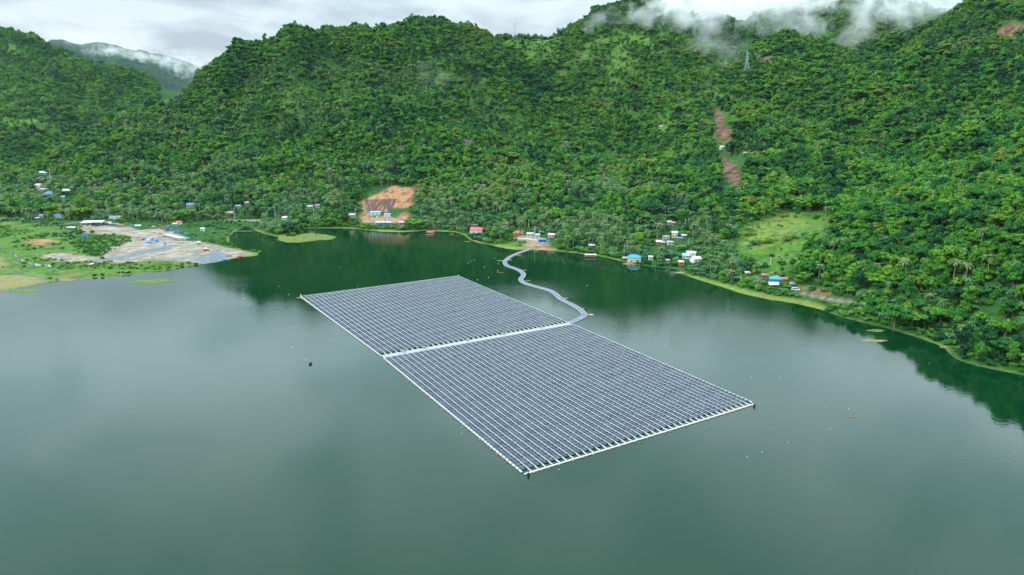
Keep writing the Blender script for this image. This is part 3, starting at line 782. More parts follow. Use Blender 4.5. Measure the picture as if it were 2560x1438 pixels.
# ------------------------------------------------------------------ floating solar plant
PANEL = bpy.data.materials.new('solar_glass'); PANEL.use_nodes = True
def _panel():
    nt = PANEL.node_tree; b = nt.nodes['Principled BSDF']
    b.inputs['Roughness'].default_value = 0.12; b.inputs['Coat Weight'].default_value = 0.0
    b.inputs['IOR'].default_value = 1.55
    at = N(nt, 'ShaderNodeAttribute', attribute_name='tone')
    r = N(nt, 'ShaderNodeValToRGB')
    r.color_ramp.elements[0].color = (0.010, 0.016, 0.032, 1); r.color_ramp.elements[1].color = (0.05, 0.068, 0.10, 1)
    nt.links.new(at.outputs['Fac'], r.inputs[0]); nt.links.new(r.outputs[0], b.inputs['Base Color'])
_panel()
FLOATW = simple('float_white', (0.52, 0.53, 0.53), rough=0.5, var=0.05, scale=0.4)
WALKG = simple('walkway_pale', (0.42, 0.45, 0.48), rough=0.6, var=0.08, scale=0.5)
FLOATD = simple('float_dark', (0.02, 0.025, 0.03), rough=0.6)
FRAMEM = simple('module_frame', (0.42, 0.46, 0.52), rough=0.4, metal=0.3, var=0.05)
ORANGE = simple('orange_float', (0.75, 0.17, 0.03), rough=0.5)
BROWN = simple('driftwood', (0.34, 0.2, 0.1), rough=0.9)

A_, B_, C_, D_ = at_z(752, 742)[:2], at_z(1145, 691)[:2], at_z(1422, 809)[:2], at_z(954, 891)[:2]
D2, C2, E_, F_ = at_z(960, 896)[:2], at_z(1430, 812)[:2], at_z(1887, 1011)[:2], at_z(1312, 1187)[:2]
def solar_array(label, P00, P10, P11, P01, nrow, front_gap):
    """P00-P10 is the far short edge, P01-P11 the near one; rows run from far to near"""
    ctr = (P00 + P10 + P11 + P01) / 4
    root = empty('floating_solar_array', (ctr[0], ctr[1], 0)); tag(root, label, 'solar array', 'floating solar arrays')
    Lv = (np.linalg.norm(P01 - P00) + np.linalg.norm(P11 - P10)) / 2; Lu = (np.linalg.norm(P10 - P00) + np.linalg.norm(P11 - P01)) / 2
    def pt(u, v, z):
        fu, fv = u / Lu, v / Lv
        p = (P00 * (1 - fu) + P10 * fu) * (1 - fv) + (P01 * (1 - fu) + P11 * fu) * fv - ctr
        # the raft follows slow bends of the moorings
        w_ = 0.5 * math.sin(v / Lv * 6.0 + u * 0.02) * math.sin(math.pi * fu)
        return (p[0] + w_, p[1], z)
    def slab(mb, u0, u1, v0, v1, z0, z1, mi=0, tilt=0.0):
        q = [pt(u0, v0, z0), pt(u1, v0, z0), pt(u1, v1, z0), pt(u0, v1, z0), pt(u0, v0, z1 + tilt), pt(u1, v0, z1 - tilt), pt(u1, v1, z1 - tilt), pt(u0, v1, z1 + tilt)]
        mb.add(q, [(3, 2, 1, 0), (4, 5, 6, 7), (0, 1, 5, 4), (1, 2, 6, 5), (2, 3, 7, 6), (3, 0, 4, 7)], mi)
    pitch = Lu / nrow; wk = 0.34
    step = 2.36; nv = int((Lv - 1.6 - front_gap) / step); v00 = 0.9
    for i in range(nrow):
        u0 = i * pitch + wk * 0.5; u1 = (i + 1) * pitch - wk * 0.5
        p = MB(); tone = []
        V, F, T = [], [], []
        for j in range(nv):
            v0 = v00 + j * step
            # dark float bed under the pair of modules
            for k in range(2):
                a = v0 + k * 1.16 + 0.03; b_ = a + 1.10
                hz = 0.50 + 0.03 * math.sin(i * 12.9 + j * 7.7); tl = 0.10 * (1 if k == 0 else -1)
                bz = len(V)
                V += [pt(u0, a, hz - tl * .5), pt(u1, a, hz - tl * .5), pt(u1, b_, hz + tl * .5), pt(u0, b_, hz + tl * .5)]
                F.append((bz, bz + 1, bz + 2, bz + 3)); T.append(random.random())
        V = np.array(V)
        # glass faces first, then a thin rim skirt around every module for thickness
        nq = len(F); V2 = V.copy(); V2[:, 2] -= 0.06
        Vall = np.concatenate([V, V2]); off = len(V); Fall = list(F); mi = [0] * nq
        for f in F:
            for a in range(4):
                b_ = (a + 1) % 4; Fall.append((f[a], f[a] + off, f[b_] + off, f[b_])); mi.append(1)
        # pale frame rails laid across each module seam
        rails = MB()
        for j in range(nv):
            v0 = v00 + j * step
            for k in (1.13,):
                slab(rails, u0, u1, v0 + k, v0 + k + 0.06, 0.42, 0.515)
            um = (u0 + u1) / 2
            slab(rails, um - 0.03, um + 0.03, v0, v0 + 2.25, 0.545, 0.575)
        bed = MB(); slab(bed, u0 + 0.1, u1 - 0.1, v00, v00 + nv * step, 0.0, 0.2)
        def merge(mb, m_):
            nonlocal Vall, Fall, mi
            n = len(Vall); Vall = np.concatenate([Vall, np.array(mb.v)]); Fall += [tuple(n + q for q in f) for f in mb.f]; mi += [m_] * len(mb.f)
        merge(rails, 1); merge(bed, 2)
        me = fast_mesh('panel_row', Vall, Fall, [PANEL, FRAMEM, FLOATD], mi)
        t = np.zeros(len(Vall), np.float32)
        for k in range(nq): t[list(F[k])] = T[k]
        fattr(me, 'tone', t)
        link_mesh('panel_row', me, root)
    for i in range(1, nrow):
        p = MB(); u = i * pitch
        n = 24
        for k in range(n):
            slab(p, u - wk * 0.40, u + wk * 0.40, 0.6 + (Lv - 1.2) * k / n, 0.6 + (Lv - 1.2) * (k + 1) / n, 0.0, 0.47)
        p.build('walkway', FLOATW, root)
    # perimeter: separate white float blocks on the long sides, plank walkways on the short ones
    for side in (0, 1):
        p = MB(); u0, u1 = ((-0.5, 0.1) if side == 0 else (Lu - 0.12, Lu + 0.45))
        q = 0.0
        while q < Lv - 2.0:
            slab(p, u0, u1, q + 0.3, q + 2.1, 0.02, 0.46); q += 2.36
        p.build('edge_float_line', FLOATW, root)
    p = MB()
    for k in range(nrow * 2): slab(p, Lu * k / nrow / 2, Lu * (k + .97) / nrow / 2, Lv - 0.45, Lv + 0.25, 0.02, 0.34)
    p.build('edge_walkway', FLOATW, root)
    p = MB()
    for k in range(nrow * 2): slab(p, Lu * k / nrow / 2, Lu * (k + .97) / nrow / 2, -0.3, 0.3, 0.02, 0.45)
    p.build('edge_walkway', WALKG, root)
    # orange mooring floats tied to the outer edge
    floats = []
    if front_gap > 1:
        u = 3.4
        while u < Lu: floats.append((u, Lv + 0.9)); u += random.choice([3.1, 3.1, 6.2, 4.6])
    v = 8.0
    while v < Lv: floats.append((-1.1, v)); v += random.choice([4.7, 7.1, 9.4, 14.0])
    v = 14.0
    while v < Lv: floats.append((Lu + 0.9, v)); v += random.choice([14.0, 20.0, 9.4])
    for (u, v) in floats[:90]:
        c = pt(u, v, 0.2); f = MB(); f.blob(c, 0.29, 0.29, 0.27, seed=int(u * 7 + v), amp=0.05); f.tube((c[0], c[1], 0.4), (c[0], c[1], 0.75), 0.07, 0.05, 5)
        f.build('mooring_float', ORANGE, root, smooth=False)
    return root, pt, Lu, Lv
arr1, pt1, Lu1, Lv1 = solar_array('far half of the floating solar plant, darker rows of panels between pale walkways', A_, B_, C_, D_, 39, 1.0)
arr2, pt2, Lu2, Lv2 = solar_array('near half of the floating solar plant, bluish rows reflecting the clouds', D2, C2, E_, F_, 39, 1.6)
# service lane between the two halves
def strip(mb, a, b, w_, z0, z1, mi=0):
    a, b = np.array(a), np.array(b); d = (b - a) / np.linalg.norm(b - a); n = np.array([-d[1], d[0]]) * w_ / 2
    q = [a + n, b + n, b - n, a - n]
    mb.add([(*p, z0) for p in q] + [(*p, z1) for p in q], [(3, 2, 1, 0), (4, 5, 6, 7), (0, 1, 5, 4), (1, 2, 6, 5), (2, 3, 7, 6), (3, 0, 4, 7)], mi)
mid_a, mid_b = (D_ + D2) / 2, (C_ + C2) / 2
lane = empty('service_lane', (*mid_a, 0)); tag(lane, 'pale floating service lane of parallel planks separating the two solar halves', 'walkway')
dm = (mid_b - mid_a); Lm = np.linalg.norm(dm)
nm_ = np.array([-dm[1], dm[0]]) / Lm
for off, wd, zt, nm2, mt in ((0.6, 0.36, 0.36, 'plank_walkway', FLOATW), (-0.6, 0.36, 0.36, 'plank_walkway', FLOATW), (0.0, 0.75, 0.3, 'cable_tray', WALKG)):
    p = MB(); n = 40
    for k in range(n):
        strip(p, nm_ * off + dm * k / n, nm_ * off + dm * (k + 0.985) / n, wd, 0.03, zt)
    p.build(nm2, mt, lane)
for k, u in enumerate((0.1, 0.2, 0.42, 0.61, 0.83)):
    p = MB(); c = dm * u + nm_ * 1.1
    p.box(c[0] - .8, c[0] + .8, c[1] - .35, c[1] + .35, 0.62, 1.45); p.box(c[0] - .9, c[0] + .9, c[1] - .45, c[1] + .45, 1.45, 1.52)
    p.build('inverter_box', simple('inverter_grey', (0.25, 0.42, 0.38)), lane)

# ------------------------------------------------------------------ winding pontoon walkway to the shore
WALK = [(1352, 614), (1345, 617), (1330, 622), (1312, 628), (1292, 635), (1277, 642), (1266, 650), (1262, 657), (1268, 665), (1282, 670), (1295, 675), (1304, 681), (1309, 687),
        (1306, 693), (1302, 699), (1306, 705), (1318, 711), (1338, 717), (1360, 723), (1378, 729), (1390, 737), (1399, 746), (1412, 754), (1432, 764), (1448, 774), (1458, 783),
        (1461, 789), (1453, 796), (1438, 803), (1422, 810)]
def catmull(P, n):
    P = [np.array(p) for p in P]; P = [2 * P[0] - P[1]] + P + [2 * P[-1] - P[-2]]; o = []
    for i in range(1, len(P) - 2):
        for k in range(n):
            t = k / n; a, b, c, d = P[i - 1:i + 3]
            o.append(0.5 * (2 * b + (c - a) * t + (2 * a - 5 * b + 4 * c - d) * t * t + (3 * b - a - 3 * c + d) * t ** 3))
    o.append(P[-2]); return o
wk = catmull([at_z(*p)[:2] for p in WALK], 12)
cum = np.concatenate([[0], np.cumsum([np.linalg.norm(wk[i + 1] - wk[i]) for i in range(len(wk) - 1)])])
tt = np.arange(0, cum[-1], 0.55); wx = np.interp(tt, cum, [p[0] for p in wk]); wy = np.interp(tt, cum, [p[1] for p in wk])
PONT = simple('pontoon_grey', (0.25, 0.255, 0.33), rough=0.6, var=0.1, scale=0.3)
PONT2 = simple('pontoon_seam', (0.10, 0.11, 0.15), rough=0.7)
wroot = empty('pontoon_walkway', (wx[0], wy[0], 0)); tag(wroot, 'winding grey lilac pontoon walkway from the blue container on the bank to the solar rows', 'walkway')
deck, seam = MB(), MB(); rails_ = {-1: MB(), 1: MB()}
o = np.array([wx[0], wy[0]])
for i in range(len(tt) - 2):
    a = np.array([wx[i], wy[i]]) - o; b = np.array([wx[i + 1], wy[i + 1]]) - o
    d = (b - a) / np.linalg.norm(b - a); n = np.array([-d[1], d[0]])
    if i % 3 != 2:
        for k in range(-2, 3):
            ok = np.array(a) + n * k * 0.6; strip(deck, ok, ok + d * 0.53, 0.54, 0.05, 0.42 + 0.03 * ((i + k) % 2))
    else: strip(seam, a, a + d * 0.53, 2.95, 0.05, 0.36)
    for sgn in (-1, 1):
        if i % 3 == 0:
            strip(rails_[sgn], a + n * sgn * 1.7, a + n * sgn * 1.66 + d * 1.68, 0.38, 0.02, 0.5)
deck.build('deck', PONT, wroot); seam.build('deck_seam', PONT2, wroot); 
for sgn in (-1, 1): rails_[sgn].build('edge_float', simple('pontoon_edge', (0.34, 0.35, 0.42)), wroot)
# ------------------------------------------------------------------ buildings
KEEP = []
WIN = simple('window_dark', (0.03, 0.04, 0.05), rough=0.25, spec=0.5)
DOORM = simple('door_wood', (0.16, 0.09, 0.05))
CONC = simple('concrete', (0.42, 0.40, 0.37), rough=0.9, var=0.15, scale=0.3)
TYRE = simple('tyre', (0.02, 0.02, 0.02), rough=0.9)
STEEL = simple('galvanised', (0.50, 0.54, 0.57), rough=0.5, metal=0.2)
WCOL = {'white': (0.74, 0.73, 0.70), 'cream': (0.62, 0.52, 0.38), 'pink': (0.62, 0.25, 0.30), 'beige': (0.50, 0.42, 0.32), 'grey': (0.34, 0.35, 0.36), 'brown': (0.22, 0.13, 0.08),
        'blue': (0.03, 0.20, 0.62), 'paleblue': (0.45, 0.62, 0.68), 'orange': (0.62, 0.16, 0.05), 'yellow': (0.60, 0.45, 0.12), 'green': (0.10, 0.35, 0.22), 'brick': (0.36, 0.17, 0.12), 'lilac': (0.45, 0.36, 0.50)}
RCOL = {'white': (0.60, 0.60, 0.60), 'pale': (0.46, 0.47, 0.48), 'blue': (0.03, 0.30, 0.60), 'deepblue': (0.08, 0.18, 0.45), 'red': (0.50, 0.10, 0.09), 'rust': (0.42, 0.22, 0.15), 'teal': (0.06, 0.27, 0.32),
        'grey': (0.34, 0.38, 0.42), 'cyan': (0.35, 0.62, 0.68), 'pink': (0.66, 0.35, 0.40), 'slate': (0.16, 0.18, 0.2)}
def wall_m(c): return simple('wall_' + c, WCOL[c], rough=0.85, var=0.1, scale=0.5)
def roof_m(c): return corrugated('roof_' + c, RCOL[c], rust=0.5 if c == 'rust' else (0.12 if c in ('white', 'pale', 'grey', 'slate') else 0.02))
def keep(p, wpx, hpx, wm=0.0):
    u, v, d = project(p); KEEP.append((u - wpx / 2, u + wpx / 2, v - hpx, v - 0.12 * hpx, p[1]))
def house(px, py, wpx, label, rc='white', wc='white', roof='gable', dep=0.75, h=2.7, rot=0.0, name='house', cat='house', group=None, nwin=2, kh=1.0, porch=False):
    p = hit(px, py)
    if p is None: return
    u, v, d = project(p); ppm = FPX / d; w = max(wpx / ppm * 0.9, 2.2); dp = w * dep
    keep(p, wpx * 0.9, (h + w * 0.2 + dp * 0.18) * ppm * kh)
    root = empty(name, (p[0], p[1] + dp * 0.3, p[2] + 0.1), R(rot)); tag(root, label, cat, group)
    b = MB(); b.box(-w / 2, w / 2, -dp / 2, dp / 2, -1.5, h)
    b.build('wall', wall_m(wc), root)
    o = 0.45
    r = MB(); W2, D2_ = w / 2 + o, dp / 2 + o; t = 0.09
    if roof == 'gable':
        rise = 0.24 * dp + 0.3
        for s in (-1, 1):
            r.add([(-W2, s * D2_, h - .1), (W2, s * D2_, h - .1), (W2, 0, h + rise), (-W2, 0, h + rise), (-W2, s * D2_, h - .1 + t), (W2, s * D2_, h - .1 + t), (W2, 0, h + rise + t), (-W2, 0, h + rise + t)],
                  [(0, 1, 2, 3), (7, 6, 5, 4), (0, 4, 5, 1), (2, 6, 7, 3), (0, 3, 7, 4), (1, 5, 6, 2)])
        g = MB()
        for s in (-1, 1): g.add([(s * w / 2 - .01 * s, -dp / 2, h), (s * w / 2 - .01 * s, dp / 2, h), (s * w / 2 - .01 * s, 0, h + rise * (dp / 2) / D2_ + 0.02), (s * (w / 2 - .15), -dp / 2, h), (s * (w / 2 - .15), dp / 2, h), (s * (w / 2 - .15), 0, h + rise * (dp / 2) / D2_ + 0.02)],
                                [(0, 1, 2), (3, 5, 4), (0, 2, 5, 3), (1, 4, 5, 2)])
        g.build('gable_wall', wall_m(wc), root)
    elif roof == 'hip':
        rise = 0.3 * dp + 0.3; k = max(W2 - D2_, 0.3)
        r.add([(-W2, -D2_, h), (W2, -D2_, h), (W2, D2_, h), (-W2, D2_, h), (-k, 0, h + rise), (k, 0, h + rise)], [(0, 1, 5, 4), (1, 2, 5), (2, 3, 4, 5), (3, 0, 4), (3, 2, 1, 0)])
    elif roof == 'shed':
        r.add([(-W2, -D2_, h - .1), (W2, -D2_, h - .1), (W2, D2_, h + .7), (-W2, D2_, h + .7), (-W2, -D2_, h - .1 + t), (W2, -D2_, h - .1 + t), (W2, D2_, h + .7 + t), (-W2, D2_, h + .7 + t)],
              [(3, 2, 1, 0), (4, 5, 6, 7), (0, 1, 5, 4), (1, 2, 6, 5), (2, 3, 7, 6), (3, 0, 4, 7)])
        g = MB(); g.box(-w / 2 + .05, w / 2 - .05, -dp / 2 + .3, dp / 2 - .05, h, h + 0.35); g.build('gable_wall', wall_m(wc), root)
    else:
        r.box(-W2 + .2, W2 - .2, -D2_ + .2, D2_ - .2, h, h + 0.18)
    r.build('roof', roof_m(rc), root)
    dr = MB(); dx = -w * 0.2; dr.box(dx - 0.45, dx + 0.45, -dp / 2 - 0.05, -dp / 2 + 0.02, 0, 2.0); dr.build('door', DOORM, root)
    n = max(1, min(nwin, int(w / 2.2)))
    for k in range(n):
        x = w * (0.08 + 0.34 * (k + 0.5) / n * 1.0) if n > 1 else w * 0.2
        m = MB(); m.box(x - 0.5, x + 0.5, -dp / 2 - 0.04, -dp / 2 + 0.02, 1.0, 1.9)
        wn_ = m.build('window', WIN, root)
        f = MB(); f.box(x - 0.58, x + 0.58, -dp / 2 - 0.07, -dp / 2 - 0.0, 0.9, 1.0); f.build('sill', CONC, wn_)
    if porch:
        q = MB(); q.box(-w / 2, w * 0.1, -dp / 2 - 2.4, -dp / 2 - 0.1, h - 0.55, h - 0.47); q.build('porch_roof', roof_m('rust'), root)
        for x in (-w / 2 + .15, w * 0.1 - .15):
            q = MB(); q.tube((x, -dp / 2 - 2.25, -0.6), (x, -dp / 2 - 2.25, h - 0.55), 0.07); q.build('post', DOORM, root)
    return root
H = house
# village up the valley on the left
H(108, 436, 22, 'pale green roofed house at the top of the valley road, highest of the village', 'cyan', 'grey', 'gable', rot=10)
H(97, 470, 18, 'cream walled house beside the foot of the valley road', 'pink', 'cream', 'gable', h=4.5, rot=-15)
H(106, 478, 20, 'white roofed shed just below the cream walled house', 'white', 'grey', 'shed', name='shed', cat='shed')
H(121, 489, 26, 'house with deep blue gable roof among palms left', 'deepblue', 'beige', 'hip', rot=12)
H(166, 481, 20, 'white roofed house in the palms right of the valley road', 'white', 'cream', 'gable', rot=8)
H(158, 497, 16, 'small cyan roofed hut in the palms above the yard', 'cyan', 'grey', 'shed', name='hut', cat='hut')
H(476, 518, 20, 'yellow house with bright blue roof below the forest at left', 'blue', 'yellow', 'gable', rot=-6, h=3.2)
H(102, 544, 11, 'small white roofed hut at the meadow edge, upper of two', 'white', 'paleblue', 'shed', name='hut', cat='hut')
H(93, 551, 10, 'small white roofed hut at the meadow edge, lower of two', 'white', 'blue', 'shed', name='hut', cat='hut')
H(143, 544, 22, 'blue roofed house left of the big workshop roof', 'deepblue', 'white', 'hip', rot=6)
H(288, 548, 32, 'long white house with thin blue roof behind the workshop', 'deepblue', 'white', 'shed', dep=0.4, h=3.2, nwin=3)
H(447, 561, 12, 'small red roofed hut above the dump trucks', 'red', 'white', 'gable', name='hut', cat='hut')
H(436, 566, 12, 'small white roofed hut left of the red roofed one above the trucks', 'white', 'grey', 'shed', name='hut', cat='hut')
H(498, 613, 9, 'thatch coloured lean-to shed at the end of the stall row', 'pale', 'beige', 'gable', name='shed', cat='shed', dep=1.0)
H(514, 628, 13, 'tiny kiosk with pink roof standing beside the gravel ramp', 'pink', 'red' if False else 'orange', 'hip', name='kiosk', cat='kiosk', h=2.1)
H(506, 578, 10, 'small white roofed hut among trees behind the stalls', 'white', 'white', 'shed', name='hut', cat='hut')
H(229, 669, 9, 'tiny weathered hut on the grassy bank left', 'pale', 'brown', 'shed', name='hut', cat='hut')
# middle shore
H(617, 512, 12, 'pink walled house on the slope above the inlet', 'pale', 'pink', 'gable')
H(573, 538, 20, 'orange walled low house by the inlet', 'grey', 'orange', 'gable')
H(594, 520, 14, 'small cyan roofed hut above the inlet', 'cyan', 'grey', 'shed', name='hut', cat='hut')
H(712, 550, 14, 'white house low among the trees of the promontory', 'white', 'white', 'gable')
H(775, 522, 15, 'grey roofed house left of the excavation, lower of two', 'grey', 'grey', 'gable', rot=10)
H(794, 519, 14, 'slate roofed house left of the excavation, upper of two', 'slate', 'lilac', 'gable', rot=-5)
H(880, 543, 15, 'pink roofed shop left of the roadworks building', 'pink', 'lilac', 'gable')
H(938, 538, 29, 'pale grey corrugated building at the foot of the excavation', 'grey', 'paleblue', 'shed', dep=0.45, h=3.6, name='workshop', cat='building', rot=-4)
H(968, 540, 17, 'small blue roofed stall in front of the pale corrugated building', 'deepblue', 'white', 'shed', name='stall', cat='stall', h=2.0)
H(958, 562, 40, 'long low white roofed shed with blue front by the road', 'white', 'blue', 'shed', dep=0.25, h=2.4, name='shed', cat='shed')
H(1004, 562, 14, 'small pink roofed stall where the road bends to the water', 'pink', 'brick', 'gable', name='stall', cat='stall')
H(1192, 583, 34, 'white lakeside house with red gable roof', 'red', 'white', 'gable', rot=-8, h=3.4, nwin=3)
H(1187, 571, 22, 'half finished house with bare brown walls above the red roof', 'slate', 'brown', 'flat', h=4.0)
H(1295, 589, 25, 'orange walled house with rusty roof behind the white barrier', 'rust', 'orange', 'hip', rot=8)
H(1326, 591, 19, 'cream house with pale metal roof behind the white barrier', 'pale', 'cream', 'shed', rot=-4)
H(1344, 594, 11, 'narrow pale blue hut right of the cream house', 'cyan', 'paleblue', 'gable', name='hut', cat='hut')
H(1379, 594, 18, 'pink and blue hut right of the blue container', 'pink', 'lilac', 'gable', rot=-10)
# right bank
H(1479, 621, 15, 'white roofed lean-to under trees above the houseboat', 'white', 'brown', 'shed', name='hut', cat='hut')
H(1586, 655, 37, 'cream lakeside house under a wide bright blue roof', 'blue', 'cream', 'hip', rot=-10, h=3.9, dep=0.6, nwin=3)
H(1562, 653, 10, 'small grey hut against the left of the blue roofed house', 'pale', 'brown', 'shed', name='hut', cat='hut')
H(1627, 650, 11, 'small white walled hut right of the blue roofed house', 'pale', 'white', 'shed', name='hut', cat='hut')
H(1674, 562, 12, 'cream hut high on the slope, left of a tiny one', 'white', 'cream', 'gable', name='hut', cat='hut', rot=-15)
H(1684, 564, 7, 'tiny pink roofed hut high on the slope', 'pink', 'grey', 'gable', name='hut', cat='hut')
H(1665, 602, 18, 'unfinished grey concrete house, leftmost of the slope cluster', 'pale', 'grey', 'flat', h=4.2)
H(1687, 594, 15, 'two storey house with white gable roof, topmost of the cluster', 'white', 'cream', 'gable', rot=-18, h=4.6)
H(1700, 603, 12, 'low stall under bright blue sheets in the slope cluster', 'blue', 'brown', 'shed', name='stall', cat='stall', rot=-12)
H(1710, 596, 12, 'small grey roofed hut at the right end of the cluster', 'pale', 'brown', 'gable', name='hut', cat='hut', rot=-12)
H(1648, 612, 15, 'white roofed brown hut at the lower left of the cluster', 'white', 'brown', 'gable', name='hut', cat='hut', rot=-20)
H(1658, 614, 9, 'low grey roofed annex beside the white roofed brown hut', 'grey', 'brown', 'shed', name='hut', cat='hut')
H(1676, 612, 16, 'flat cream concrete terrace house in the middle of the cluster', 'pale', 'cream', 'flat', h=2.6, dep=1.0)
H(1729, 640, 24, 'long white shed roof above the bank, upper of the right pair', 'white', 'white', 'shed', rot=-20)
H(1715, 646, 18, 'pale blue roofed house beside the long white shed', 'cyan', 'paleblue', 'gable', rot=-20)
H(1740, 655, 26, 'white roofed house with split roof lowest above the bank', 'white', 'white', 'gable', rot=22)
H(1669, 658, 9, 'tiny brown stilt hut over the bank', 'grey', 'cream', 'gable', name='hut', cat='hut')
H(1703, 663, 13, 'small hut with orange wall and white roof at the waterline', 'white', 'orange', 'shed', name='hut', cat='hut')
H(1869, 691, 12, 'small pale roofed hut hidden in the banana grove', 'pale', 'brown', 'shed', name='hut', cat='hut', kh=1.3)
H(1912, 697, 15, 'rusty and white roofed shack left of the teal roof', 'rust', 'brown', 'shed', name='hut', cat='hut', rot=-15)
H(1942, 707, 33, 'house with a broad teal hip roof near the parked minibus', 'teal', 'blue', 'hip', rot=-12, h=2.8)
H(1962, 707, 12, 'small red roofed shack against the teal roofed house', 'red', 'brown', 'shed', name='hut', cat='hut', rot=-10)
H(1981, 719, 13, 'bright blue hut with rusty striped roof beside the minibus', 'rust', 'blue', 'shed', name='hut', cat='hut')
# huts high on the mountain
H(1652, 320, 9, 'lone pink hut in a steep clearing on the mountain', 'pink', 'pink', 'gable', name='hut', cat='hut')
H(1805, 372, 10, 'white tin hut between the two landslides', 'white', 'white', 'gable', name='hut', cat='hut')
H(1866, 387, 13, 'low white sheds right of the landslides', 'white', 'grey', 'shed', name='hut', cat='hut')

# open workshop with a wide white roof
def workshop():
    p = hit(233, 563); keep(p, 60, 22); root = empty('open_workshop', tuple(p), R(8)); tag(root, 'open fronted workshop under a wide white roof with a rusty stripe', 'building')
    r = MB(); r.add([(-12, -5, 3.4), (12, -5, 3.4), (12, 5, 4.9), (-12, 5, 4.9), (-12, -5, 3.52), (12, -5, 3.52), (12, 5, 5.02), (-12, 5, 5.02)], [(3, 2, 1, 0), (4, 5, 6, 7), (0, 1, 5, 4), (1, 2, 6, 5), (2, 3, 7, 6), (3, 0, 4, 7)])
    r.build('roof', roof_m('white'), root)
    r = MB(); r.add([(0, -5.05, 3.58), (9, -5.05, 3.58), (9, -2.6, 3.94), (0, -2.6, 3.94)], [(0, 1, 2, 3)]); r.build('rusty_sheet', roof_m('rust'), root)
    b = MB(); b.box(-11.5, 11.5, 4.4, 4.6, -1, 4.7); b.build('back_wall', wall_m('grey'), root)
    for x in (-11.3, -5.6, 0, 5.6, 11.3):
        b = MB(); b.box(x - .12, x + .12, -4.7, -4.46, -1, 3.4); b.build('post', STEEL, root)
    b = MB(); b.box(12.3, 20, -2, 3.5, 3.2, 3.3); b.build('side_roof', roof_m('pale'), root)
    for x in (13, 19.3):
        b = MB(); b.box(x - .1, x + .1, -1.8, -1.6, -1, 3.2); b.build('post', STEEL, root)
workshop()
def fence(p0, p1, h, n, mat, name, label, cat='fence'):
    a, b = hit(*p0), hit(*p1); root = empty(name, tuple(a)); tag(root, label, cat)
    for k in range(n + 1):
        t = k / n; q = a + (b - a) * t; q[2] = float(hgt(q[0], q[1])); o = q - a; m = MB(); m.tube((o[0], o[1], o[2] - .5), (o[0], o[1], o[2] + h + .15), 0.07); m.build('post', STEEL, root)
    m = MB()
    for k in range(n):
        q0, q1 = [a + (b - a) * ((k + e) / n) for e in (0.02, 0.98)]; z0 = float(hgt(q0[0], q0[1])) - a[2]; z1 = float(hgt(q1[0], q1[1])) - a[2]
        d = (q1 - q0)[:2]; nn = np.array([-d[1], d[0]]) / np.linalg.norm(d) * 0.04; A, B = (q0 - a)[:2], (q1 - a)[:2]
        m.add([(*(A - nn), z0), (*(B - nn), z1), (*(B - nn), z1 + h), (*(A - nn), z0 + h), (*(A + nn), z0), (*(B + nn), z1), (*(B + nn), z1 + h), (*(A + nn), z0 + h)], [(0, 1, 2, 3), (7, 6, 5, 4), (3, 2, 6, 7), (0, 4, 5, 1), (0, 3, 7, 4), (1, 5, 6, 2)])
    m.build('panel', mat, root)
    KEEP.append((p0[0], p1[0], min(p0[1], p1[1]) - 8, max(p0[1], p1[1]), min(a[1], b[1])))
fence((162, 562), (203, 557), 2.0, 8, wall_m('grey'), 'sheet_fence', 'grey corrugated fence left of the open workshop')
fence((1284, 597), (1342, 602), 1.1, 12, wall_m('white'), 'road_barrier', 'long white roadside barrier above the grassy landing', 'barrier')
fence((905, 555), (948, 558), 2.4, 8, CONC, 'retaining_wall', 'pale concrete retaining wall below the roadworks yard', 'wall')

# dark retaining slope with rust streaks above the pale building
def slope_cover():
    pts = [(909, 502), (945, 493), (992, 497), (985, 512), (974, 530), (950, 531), (922, 531), (914, 518)]
    P = [hit(*q) for q in pts]; c = sum(P) / len(P); m = MB()
    nu, nv = 14, 8; top = [hit(912 + (990 - 912) * i / nu, 500 - 2 * i / nu) for i in range(nu + 1)]; bot = [hit(918 + (975 - 918) * i / nu, 531) for i in range(nu + 1)]
    vs = []
    for j in range(nv + 1):
        for i in range(nu + 1):
            q = top[i] + (bot[i] - top[i]) * j / nv; z = max(q[2], float(hgt(q[0], q[1]))) + 0.35; vs.append((q[0] - c[0], q[1] - c[1], z - c[2]))
    m.add(vs, [(j * (nu + 1) + i, (j + 1) * (nu + 1) + i, (j + 1) * (nu + 1) + i + 1, j * (nu + 1) + i + 1) for j in range(nv) for i in range(nu)])
    mt = bpy.data.materials.new('coconet'); mt.use_nodes = True; nt = mt.node_tree; b = nt.nodes['Principled BSDF']; b.inputs['Roughness'].default_value = 0.95
    t = N(nt, 'ShaderNodeTexCoord'); mp_ = N(nt, 'ShaderNodeMapping'); mp_.inputs['Scale'].default_value = (0.5, 0.03, 0.03); nt.links.new(t.outputs['Object'], mp_.inputs[0])
    n = N(nt, 'ShaderNodeTexNoise'); n.inputs['Scale'].default_value = 1.2; nt.links.new(mp_.outputs[0], n.inputs[0])
    r = N(nt, 'ShaderNodeValToRGB'); e = r.color_ramp.elements; e[0].position = 0.5; e[0].color = (0.075, 0.035, 0.032, 1); e[1].position = 0.70; e[1].color = (0.34, 0.17, 0.08, 1)
    nt.links.new(n.outputs[0], r.inputs[0]); nt.links.new(r.outputs[0], b.inputs['Base Color'])
    me = m.mesh('slope_netting'); me.materials.append(mt); o = link_mesh('slope_netting', me); o.location = tuple(c); sol = o.modifiers.new('thick', 'SOLIDIFY'); sol.thickness = 0.3
    tag(o, 'dark brown erosion netting with rust streaks on the cut slope', 'netting'); KEEP.append((908, 1000, 468, 535, 950.0)); KEEP.append((1000, 1036, 470, 515, 960.0))
slope_cover()
KEEP.append((900, 945, 540, 558, 830.0)); KEEP.append((1005, 1025, 530, 550, 830.0))

